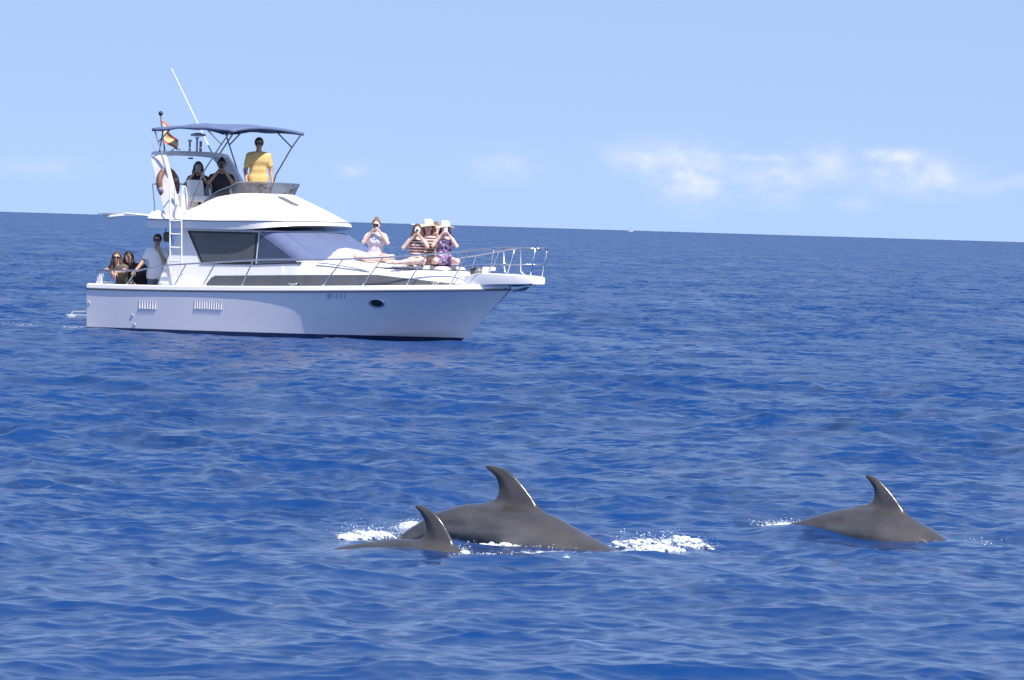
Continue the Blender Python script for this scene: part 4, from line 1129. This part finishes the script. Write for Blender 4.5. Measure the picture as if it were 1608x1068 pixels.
def figure(label, base, yaw, P, wear, hair='short', hairm=HAIR_D, sk=SK_MID, s=1.0, female=False, extras=(), group=None):
    pel, ch = nv(*P['pel']), nv(*P['ch']); t = unit(ch - pel); fwd = unit(np.cross(LAT, t))
    nb = ch + t * .155; hc = nb + t * .045 + nv(.01, 0, .125) + nv(*P.get('head_off', (0, 0, 0)))
    hy, hp = P.get('head_yaw', 0), P.get('head_pitch', 0)
    Rh = np.array(Matrix.Rotation(math.radians(hy), 3, 'Z') @ Matrix.Rotation(math.radians(hp), 3, 'Y'))
    hd = lambda *o: hc + Rh @ nv(*o)
    arms, legs = P['arms'], P['legs']
    sh = {q: ch + t * .085 + LAT * q * (.158 if female else .178) for q in (1, -1)}
    hip = {q: pel + LAT * q * .088 - t * .02 for q in (1, -1)}
    pts = [pel, ch, hc] + [nv(*arms[q][i]) for q in arms for i in (0, 1)] + [nv(*p_) for q in legs for p_ in legs[q]]
    lo = np.min(pts, 0) - .24; hi = np.max(pts, 0) + .24

    def torso(F, inf=0., low=True):
        m_ = (pel + ch) / 2; w_ = .9 if female else 1.0
        if low: F.cone(pel - LAT * .08, pel + LAT * .08, .112, .112, .06, inf)
        F.cone(m_ - LAT * .06 * w_, m_ + LAT * .06 * w_, .094 * w_, .094 * w_, .07, inf)
        F.cone(ch - LAT * .085 * w_, ch + LAT * .085 * w_, .108, .108, .07, inf); u_ = ch + t * .075
        F.cone(u_ - LAT * .10 * w_, u_ + LAT * .10 * w_, .085, .085, .06, inf)
        for q in (1, -1):
            F.cone(u_ + t * .02 + LAT * q * .05, sh[q], .062, .052, .04, inf)
            if female: F.cone(ch + fwd * .06 + LAT * q * .062 - t * .01, ch + fwd * .075 + LAT * q * .062 - t * .02, .058, .052, .03, inf)

    def arm(F, q, f0=0., f1=2., inf=0.):
        e, w = nv(*arms[q][0]), nv(*arms[q][1])
        a = sh[q]; F.cone(a, a + (e - a) * min(1, f1), .052, .052 + (.040 - .052) * min(1, f1), .025, inf)
        if f1 > 1: F.cone(e, e + (w - e) * (f1 - 1), .041, .041 + (.027 - .041) * (f1 - 1), .02, inf)

    def leg(F, q, f1=2., inf=0.):
        kn, an = nv(*legs[q][0]), nv(*legs[q][1]); a = hip[q]
        F.cone(a, a + (kn - a) * min(1, f1), .086, .086 + (.056 - .086) * min(1, f1), .04, inf)
        if f1 > 1:
            c_ = kn + (an - kn) * .35; F.cone(kn, c_, .055, .058, .03, inf); F.cone(c_, kn + (an - kn) * (f1 - 1), .058, .036, .03, inf)

    def hand(F, q):
        w = nv(*arms[q][1]); d = unit(arms[q][2]); pn = unit(np.array(arms[q][3]) - d * (np.array(arms[q][3]) @ d)); sd = np.cross(d, pn) * q
        curl = arms[q][4] if len(arms[q]) > 4 else .5
        for o in (-.024, 0, .024): F.cone(w, w + d * .085 + sd * o, .017, .016, .012)
        for i, (o, L) in enumerate(((-.033, .058), (-.012, .074), (.011, .08), (.033, .072))):
            k0 = w + d * .085 + sd * o; d1 = unit(d * math.cos(curl) + pn * math.sin(curl)); k1 = k0 + d1 * L * .5
            d2 = unit(d * math.cos(curl * 2.2) + pn * math.sin(curl * 2.2)); F.cone(k0, k1, .0095, .009, .004); F.cone(k1, k1 + d2 * L * .5, .009, .0078, .003)
        th = w + d * .025 + sd * .028; t1 = th + unit(sd + d * .8 + pn * .5) * .042; F.cone(th, t1, .014, .011, .008); F.cone(t1, t1 + unit(d + pn * .7) * .03, .0105, .009, .003)

    F = Field(lo, hi, .012)
    torso(F)
    for q in (1, -1):
        arm(F, q); leg(F, q); hand(F, q)
        an, to = nv(*legs[q][1]), nv(*legs[q][2]); F.cone(an, an + (to - an) * .15, .038, .036, .02); F.cone(an, to, .034, .024, .02)
    F.cone(nb - t * .03, hc - nv(0, 0, .05), .058, .048, .03)
    F.ell(hd(-.008, 0, .025), (.094, .074, .092), Rh, .02)
    F.cone(hd(.025, 0, -.03), hd(.05, 0, -.082), .058, .030, .04)
    F.cone(hd(.082, 0, .012), hd(.106, 0, -.022), .010, .014, .012)          # nose
    F.cone(hd(.078, -.03, .03), hd(.078, .03, .03), .014, .014, .015)         # brow
    F.cone(hd(.084, -.012, -.055), hd(.084, .012, -.055), .010, .010, .012)   # lips
    for q in (1, -1): F.ell(hd(-.005, q * .076, -.005), (.018, .009, .030), Rh, .006)
    root = empty('person', base, math.radians(yaw)); root.scale = (s, s, s)
    link('body', F.mesh('body'), sk, root, True)
    for q in (1, -1):
        b = MB(); b.lathe([(.002, -.006), (.009, -.003), (.010, 0), (.009, .003), (.002, .006)], Vector(hd(.086, q * .030, .010)), 8, Matrix.Rotation(math.pi / 2, 3, 'Y')); b.build('eye', EYEM, root, True)
    b = MB(); b.tube([Vector(hd(.091, -.022, -.056)), Vector(hd(.099, 0, -.055)), Vector(hd(.091, .022, -.056))], [.003, .006, .003], 6); b.build('lips', LIP, root, True)
    # clothes
    for (nm, mt, kind, a) in wear:
        G = Field(lo, hi, .014); inf = a.get('inf', .013 if kind != 'bottom' else .006)
        if kind == 'top':
            torso(G, inf, a.get('low', True))
            if a.get('sleeve', .6) > 0:
                for q in (1, -1): arm(G, q, 0, a.get('sleeve', .6), inf + .004)
            if a.get('hem', .06) > .09: G.cone(pel - t * .10 - LAT * .075, pel - t * .10 + LAT * .075, .112, .112, .05, inf)
            hem = pel - t * a.get('hem', .06); G.cut(hem, -t)
            nk = nb - t * a.get('neck', .0) + fwd * .05; G.cut(nk + t * .03, t * 1.0 + fwd * .55)
            if a.get('sleeve', .6) == 0:
                for q in (1, -1): G.cut(ch + LAT * q * .165, LAT * q)
        elif kind == 'bottom':
            G.cone(pel - LAT * .08, pel + LAT * .08, .112, .112, .05, inf)
            for q in (1, -1): leg(G, q, a.get('leg', .5), inf + .006)
            G.cut(pel + t * .09, t)
        elif kind == 'dress':
            torso(G, inf)
            for q in (1, -1):
                kn = nv(*legs[q][0]); h_ = hip[q] + (kn - hip[q]) * .52; G.cone(hip[q], h_, .112, .115, .12, .0)
            nk = nb - t * .02 + fwd * .05; G.cut(nk, t + fwd * .7)
            for q in (1, -1): G.cut(ch + LAT * q * .15, LAT * q)
        link(nm, G.mesh(nm), mt, root, True)
    # hair
    G = Field(lo, hi, .013)
    if hair != 'bald':
        G.ell(hd(-.014, 0, .033), (.098, .080, .094), Rh, .02, .010)
        cutp = hd(.045, 0, .045); nrm = Rh @ nv(.9, 0, -.62); G.cut(cutp, nrm)
        if hair == 'short': G.cut(hd(0, 0, -.045), Rh @ nv(.4, 0, -1))
        if hair == 'bun': G.ell(hd(-.06, 0, .13), (.045, .045, .04), Rh, .02)
        if hair in ('long', 'side'):
            for q in (1, -1):
                G.cone(hd(-.03, q * .065, .02), hd(-.02, q * .088, -.10), .042, .04, .03); G.cone(hd(-.02, q * .088, -.10), hd(.02, q * .095, -.26), .04, .022, .03)
            G.cone(hd(-.07, 0, 0), hd(-.09, 0, -.22), .07, .05, .04)
        link('hair', G.mesh('hair'), hairm, root, True)
    for ex in extras:
        if ex == 'sunglasses':
            sg_ = MB(); sg_.tube([Vector(hd(.0, -.083, .012)), Vector(hd(.088, -.066, .014)), Vector(hd(.103, 0, .016)), Vector(hd(.088, .066, .014)), Vector(hd(.0, .083, .012))], .0045, 6); so_ = sg_.build('sunglasses', M_BLACK, root, True)
            for q in (1, -1):
                sg_ = MB(); Rl = Matrix([list(r_) for r_ in Rh]) @ Matrix.Rotation(math.pi / 2 + .0, 3, 'Y') @ Matrix.Diagonal((.8, 1.1, 1)); sg_.lathe([(.030, -.004), (.032, 0), (.030, .005)], Vector(hd(.101, q * .035, .004)), 16, Rl); sg_.build('lens', LENS, so_, True)
        if ex == 'sun_hat':
            R3 = Matrix([list(r_) for r_ in Rh]) @ Matrix.Rotation(-.05, 3, 'Y'); b = MB(); prof = [(.205, .030), (.20, .037), (.15, .052), (.112, .062), (.104, .10), (.092, .145), (.06, .168), (.002, .172)]
            b.lathe([(.002, .058), (.10, .052), (.15, .044), (.20, .026)] + prof, Vector(hc), 30, R3)
            for i, v in enumerate(b.V):
                d = Vector(v) - Vector(hc); rr = math.hypot(d.x, d.y)
                if rr > .12: b.V[i] = tuple(Vector(v) + Vector((0, 0, .022 * math.sin(2 * math.atan2(d.y, d.x) + .7) * (rr - .12) / .08)))
            ho = b.build('sun_hat', STRAW, root, True)
            b = MB(); b.lathe([(.1135, .064), (.108, .088)], Vector(hc), 30, R3); b.build('hat_band', CL_CREAM, ho, True)
    tag(root, label, 'person', group)
    return root


def held(name, label, cat, root, pos, dims, mt, rot=(0, 0, 0), lens=False):
    M_ = Matrix.Translation(root.location) @ Matrix.Rotation(root.rotation_euler.z, 4, 'Z') @ Matrix.Scale(root.scale[0], 4)
    o = empty(name, M_ @ Vector(pos), root.rotation_euler.z); o.rotation_euler = (rot[0], rot[1], root.rotation_euler.z + rot[2])
    b = MB(); b.box((0, 0, 0), dims); b.build('case', mt, o, bevel=min(dims) * .25)
    if lens:
        b = MB(); b.lathe([(.026, 0), (.026, .03), (.02, .034), (.018, .026)], (dims[0] / 2, 0, 0), 16, Matrix.Rotation(math.pi / 2, 3, 'Y')); b.build('lens', M_BLACK, o, True)
    else:
        b = MB(); b.box((dims[0] / 2 + .001, dims[1] * .3, dims[2] * .36), (.004, .016, .016)); b.build('lens', M_BLACK, o)
    tag(o, label, cat)


# poses: person frame x = facing, y = their left, z up from the seat or the floor
FACE2 = {1: ((.18, .25, .40), (.215, .085, .625), (.05, -.55, .8), (.2, -1, 0), .9), -1: ((.18, -.25, .40), (.215, -.085, .625), (.05, .55, .8), (.2, 1, 0), .9)}
SIT = dict(pel=(0, 0, .115), ch=(.03, 0, .44))
CROSS = {1: ((.30, .36, .11), (.40, -.06, .06), (.42, -.24, .05)), -1: ((.27, -.38, .11), (.30, .08, .05), (.33, .26, .05))}
CHAIR = {1: ((.44, .11, .12), (.44, .12, -.30), (.60, .14, -.34)), -1: ((.44, -.11, .12), (.44, -.12, -.30), (.60, -.14, -.34))}
STAND = {1: ((.03, .10, .49), (0, .11, .09), (.17, .14, .03)), -1: ((.03, -.10, .49), (0, -.11, .09), (.17, -.14, .03))}


def padz(x, y): return ztop(x, y) + .058


def at_pad(x, y, dz=0.): return yw((x, y, padz(x, y) - .012 + dz))


GB = 'sightseers on the bow sun pad'; GF = 'people on the flybridge'; GC = 'people in the cockpit'
p = figure('woman in pale grey tee sitting cross-legged on the bow, camera at her eyes', at_pad(6.02, -.30), -92, dict(SIT, arms=FACE2, legs=CROSS),
           [('tee', CL_LILAC, 'top', dict(sleeve=.45, hem=.05)), ('shorts', CL_PINK, 'bottom', dict(leg=.35))], 'bun', HAIR_R, SK_FAIR, .93, True, (), GB)
held('compact_camera', 'small dark compact camera held by the woman in pale tee', 'camera', p, (.235, 0, .755), (.03, .10, .06), M_BLACK, lens=True)
A_ = {1: ((.20, .22, .42), (.22, .07, .62), (.05, -.5, .8), (.2, -1, 0), .9), -1: ((.14, -.29, .38), (.215, -.075, .63), (.05, .45, .85), (.2, 1, 0), .9)}
L_ = {-1: ((.42, -.10, .10), (.26, -.46, .06), (.22, -.62, .05)), 1: ((.46, .14, .13), (.40, -.30, .07), (.36, -.46, .05))}
p = figure('woman in maroon striped top holding a pale camera, legs folded beside her', at_pad(7.0, -.30), -88, dict(SIT, arms=A_, legs=L_),
           [('striped_top', CL_STRIPE, 'top', dict(sleeve=.0, hem=.10)), ('shorts', CL_CREAM, 'bottom', dict(leg=.45))], 'long', HAIR_B, SK_FAIR, .90, True, (), GB)
held('compact_camera', 'pale compact camera held by the woman in striped top', 'camera', p, (.235, -.01, .755), (.03, .09, .055), M_VINYL, lens=True)
A_ = {1: ((.10, .25, .30), (.24, .24, .06), (.8, .1, -.35), (0, 0, -1), .15), -1: ((.18, -.22, .30), (.32, -.10, .20), (.8, .4, -.2), (0, 0, -1), .4)}
L_ = {1: ((.40, .20, .12), (.02, .30, .06), (-.12, .32, .04)), -1: ((.40, -.16, .12), (.05, -.28, .06), (-.1, -.3, .04))}
p = figure('long-haired woman in straw hat propped on one arm behind the striped top', at_pad(6.92, .08, .02), -84, dict(SIT, ch=(.05, .02, .44), arms=A_, legs=L_, head_pitch=6),
           [('striped_vest', CL_STRIPE, 'top', dict(sleeve=.0, hem=.08, neck=.03)), ('shorts', CL_CREAM, 'bottom', dict(leg=.4))], 'long', HAIR_R, SK_FAIR, .94, True, ('sun_hat',), GB)
p = figure('woman in white top with raised arms between the two straw hats', at_pad(6.98, .32), -86, dict(SIT, arms=FACE2, legs=CROSS),
           [('white_top', CL_WHITE, 'top', dict(sleeve=.2, hem=.08)), ('shorts', CL_CREAM, 'bottom', dict(leg=.4))], 'bun', HAIR_R, SK_FAIR, .93, True, (), GB)
L_ = {1: ((.40, .26, .10), (.02, .26, .06), (-.12, .26, .04)), -1: ((.40, -.20, .10), (.04, -.22, .06), (-.1, -.22, .04))}
p = figure('woman in purple print dress and straw hat kneeling towards the bow rail', at_pad(7.47, -.06, .03), -86, dict(SIT, pel=(0, 0, .15), ch=(.03, 0, .46), arms={k_: tuple([(a[0], a[1], a[2] + .02) if i < 2 else a for i, a in enumerate(v_)]) for k_, v_ in FACE2.items()}, legs=L_, head_pitch=4),
           [('dress', CL_PURPLE, 'dress', {})], 'long', HAIR_B, SK_FAIR, .90, True, ('sun_hat',), GB)
held('phone', 'white phone held up by the woman in the purple dress', 'phone', p, (.24, .01, .775), (.012, .07, .14), M_VINYL)

# flybridge
p = figure('dark-haired woman in black top seated on the flybridge, hands at her face', yw((1.37, -.02, 2.525)), -92, dict(SIT, arms=FACE2, legs=CHAIR),
           [('black_top', CL_BLACK, 'top', dict(sleeve=.3, hem=.08)), ('trousers', CL_BLACK, 'bottom', dict(leg=1.7))], 'long', HAIR_D, SK_MID, .93, True, (), GF)
held('phone', 'grey phone held by the dark-haired woman on the flybridge', 'phone', p, (.24, 0, .75), (.012, .07, .13), M_GREYV)
p = figure('man in black tee with tied-up hair seated on the flybridge taking a photo', yw((1.80, .17, 2.525)), -88, dict(SIT, arms=FACE2, legs=CHAIR),
           [('black_tee', CL_BLACK, 'top', dict(sleeve=.5, hem=.08)), ('shorts', CL_GREY, 'bottom', dict(leg=.8))], 'bun', HAIR_D, SK_TAN, 1.0, False, (), GF)
held('phone', 'black phone held by the man in black tee', 'phone', p, (.245, 0, .75), (.012, .075, .14), M_BLACK)
A_ = {1: ((.02, .25, 1.08), (.15, .27, .86), (.5, -.1, -.7), (0, -1, -.2), .5), -1: ((-.02, -.25, 1.08), (.12, -.23, .85), (.6, .2, -.6), (0, 1, -.2), .5)}
p = figure('man in yellow tee and sunglasses standing at the flybridge helm', yw((2.63, .28, 2.13)), -84, dict(pel=(0, 0, .93), ch=(.02, 0, 1.27), arms=A_, legs=STAND),
           [('yellow_tee', CL_YEL, 'top', dict(sleeve=.62, hem=.12, inf=.014)), ('shorts', CL_GREY, 'bottom', dict(leg=.9))], 'short', HAIR_D, SK_TAN, 1.0, False, ('sunglasses',), GF)

# cockpit
A_ = {-1: ((.34, -.24, .40), (.46, -.02, .39), (.3, .3, -.9), (-1, 0, 0), .3), 1: ((.34, .20, .40), (.46, .06, .37), (.3, -.1, -.9), (-1, 0, 0), .3)}
p = figure('smiling woman in olive top and sunglasses leaning on the cockpit rail', yw((.40, -1.02, .79)), -118, dict(pel=(0, 0, .115), ch=(.20, 0, .39), head_yaw=26, arms=A_, legs={q: ((.14, q * .10, -.16), (.06, q * .10, -.46), (.20, q * .11, -.52)) for q in (1, -1)}, head_off=(.0, 0, -.01)),
           [('olive_top', CL_OLIVE, 'top', dict(sleeve=.35, hem=.06)), ('trousers', CL_BLACK, 'bottom', dict(leg=1.7))], 'long', HAIR_B, SK_MID, .95, True, ('sunglasses',), GC)
A_ = {-1: ((.15, -.26, .28), (.36, -.14, .22), (.8, .3, -.2), (0, 0, -1), .4), 1: ((.12, .28, .26), (.34, .20, .18), (.8, -.2, -.2), (0, 0, -1), .4)}
p = figure('dark-haired person in black jacket seated behind the woman in olive', yw((.60, -.74, .74)), -92, dict(pel=(0, 0, .115), ch=(.10, -.10, .42), arms=A_, legs=CHAIR, head_yaw=-15, head_off=(.02, -.10, -.02)),
           [('black_jacket', CL_BLACK, 'top', dict(sleeve=1.9, hem=.06, inf=.022)), ('trousers', CL_BLACK, 'bottom', dict(leg=1.7))], 'long', HAIR_D, SK_TAN, .98, False, (), GC)
A_ = {-1: ((.12, -.30, 1.12), (.30, -.42, .95), (.8, -.2, -.4), (0, 0, -1), .6), 1: ((.20, .20, 1.10), (.19, .05, 1.38), (-.1, -.3, .95), (-1, 0, 0), .8)}
p = figure('bearded man in white tee standing in the cockpit, hand at his chin', yw((1.15, -.95, .25)), -90, dict(pel=(0, 0, .93), ch=(.02, 0, 1.27), arms=A_, legs=STAND, head_yaw=-8),
           [('white_tee', CL_WHITE, 'top', dict(sleeve=.5, hem=.12, inf=.014)), ('trousers', CL_GREY, 'bottom', dict(leg=1.8))], 'short', HAIR_D, SK_TAN, .965, False, ('sunglasses',), GC)
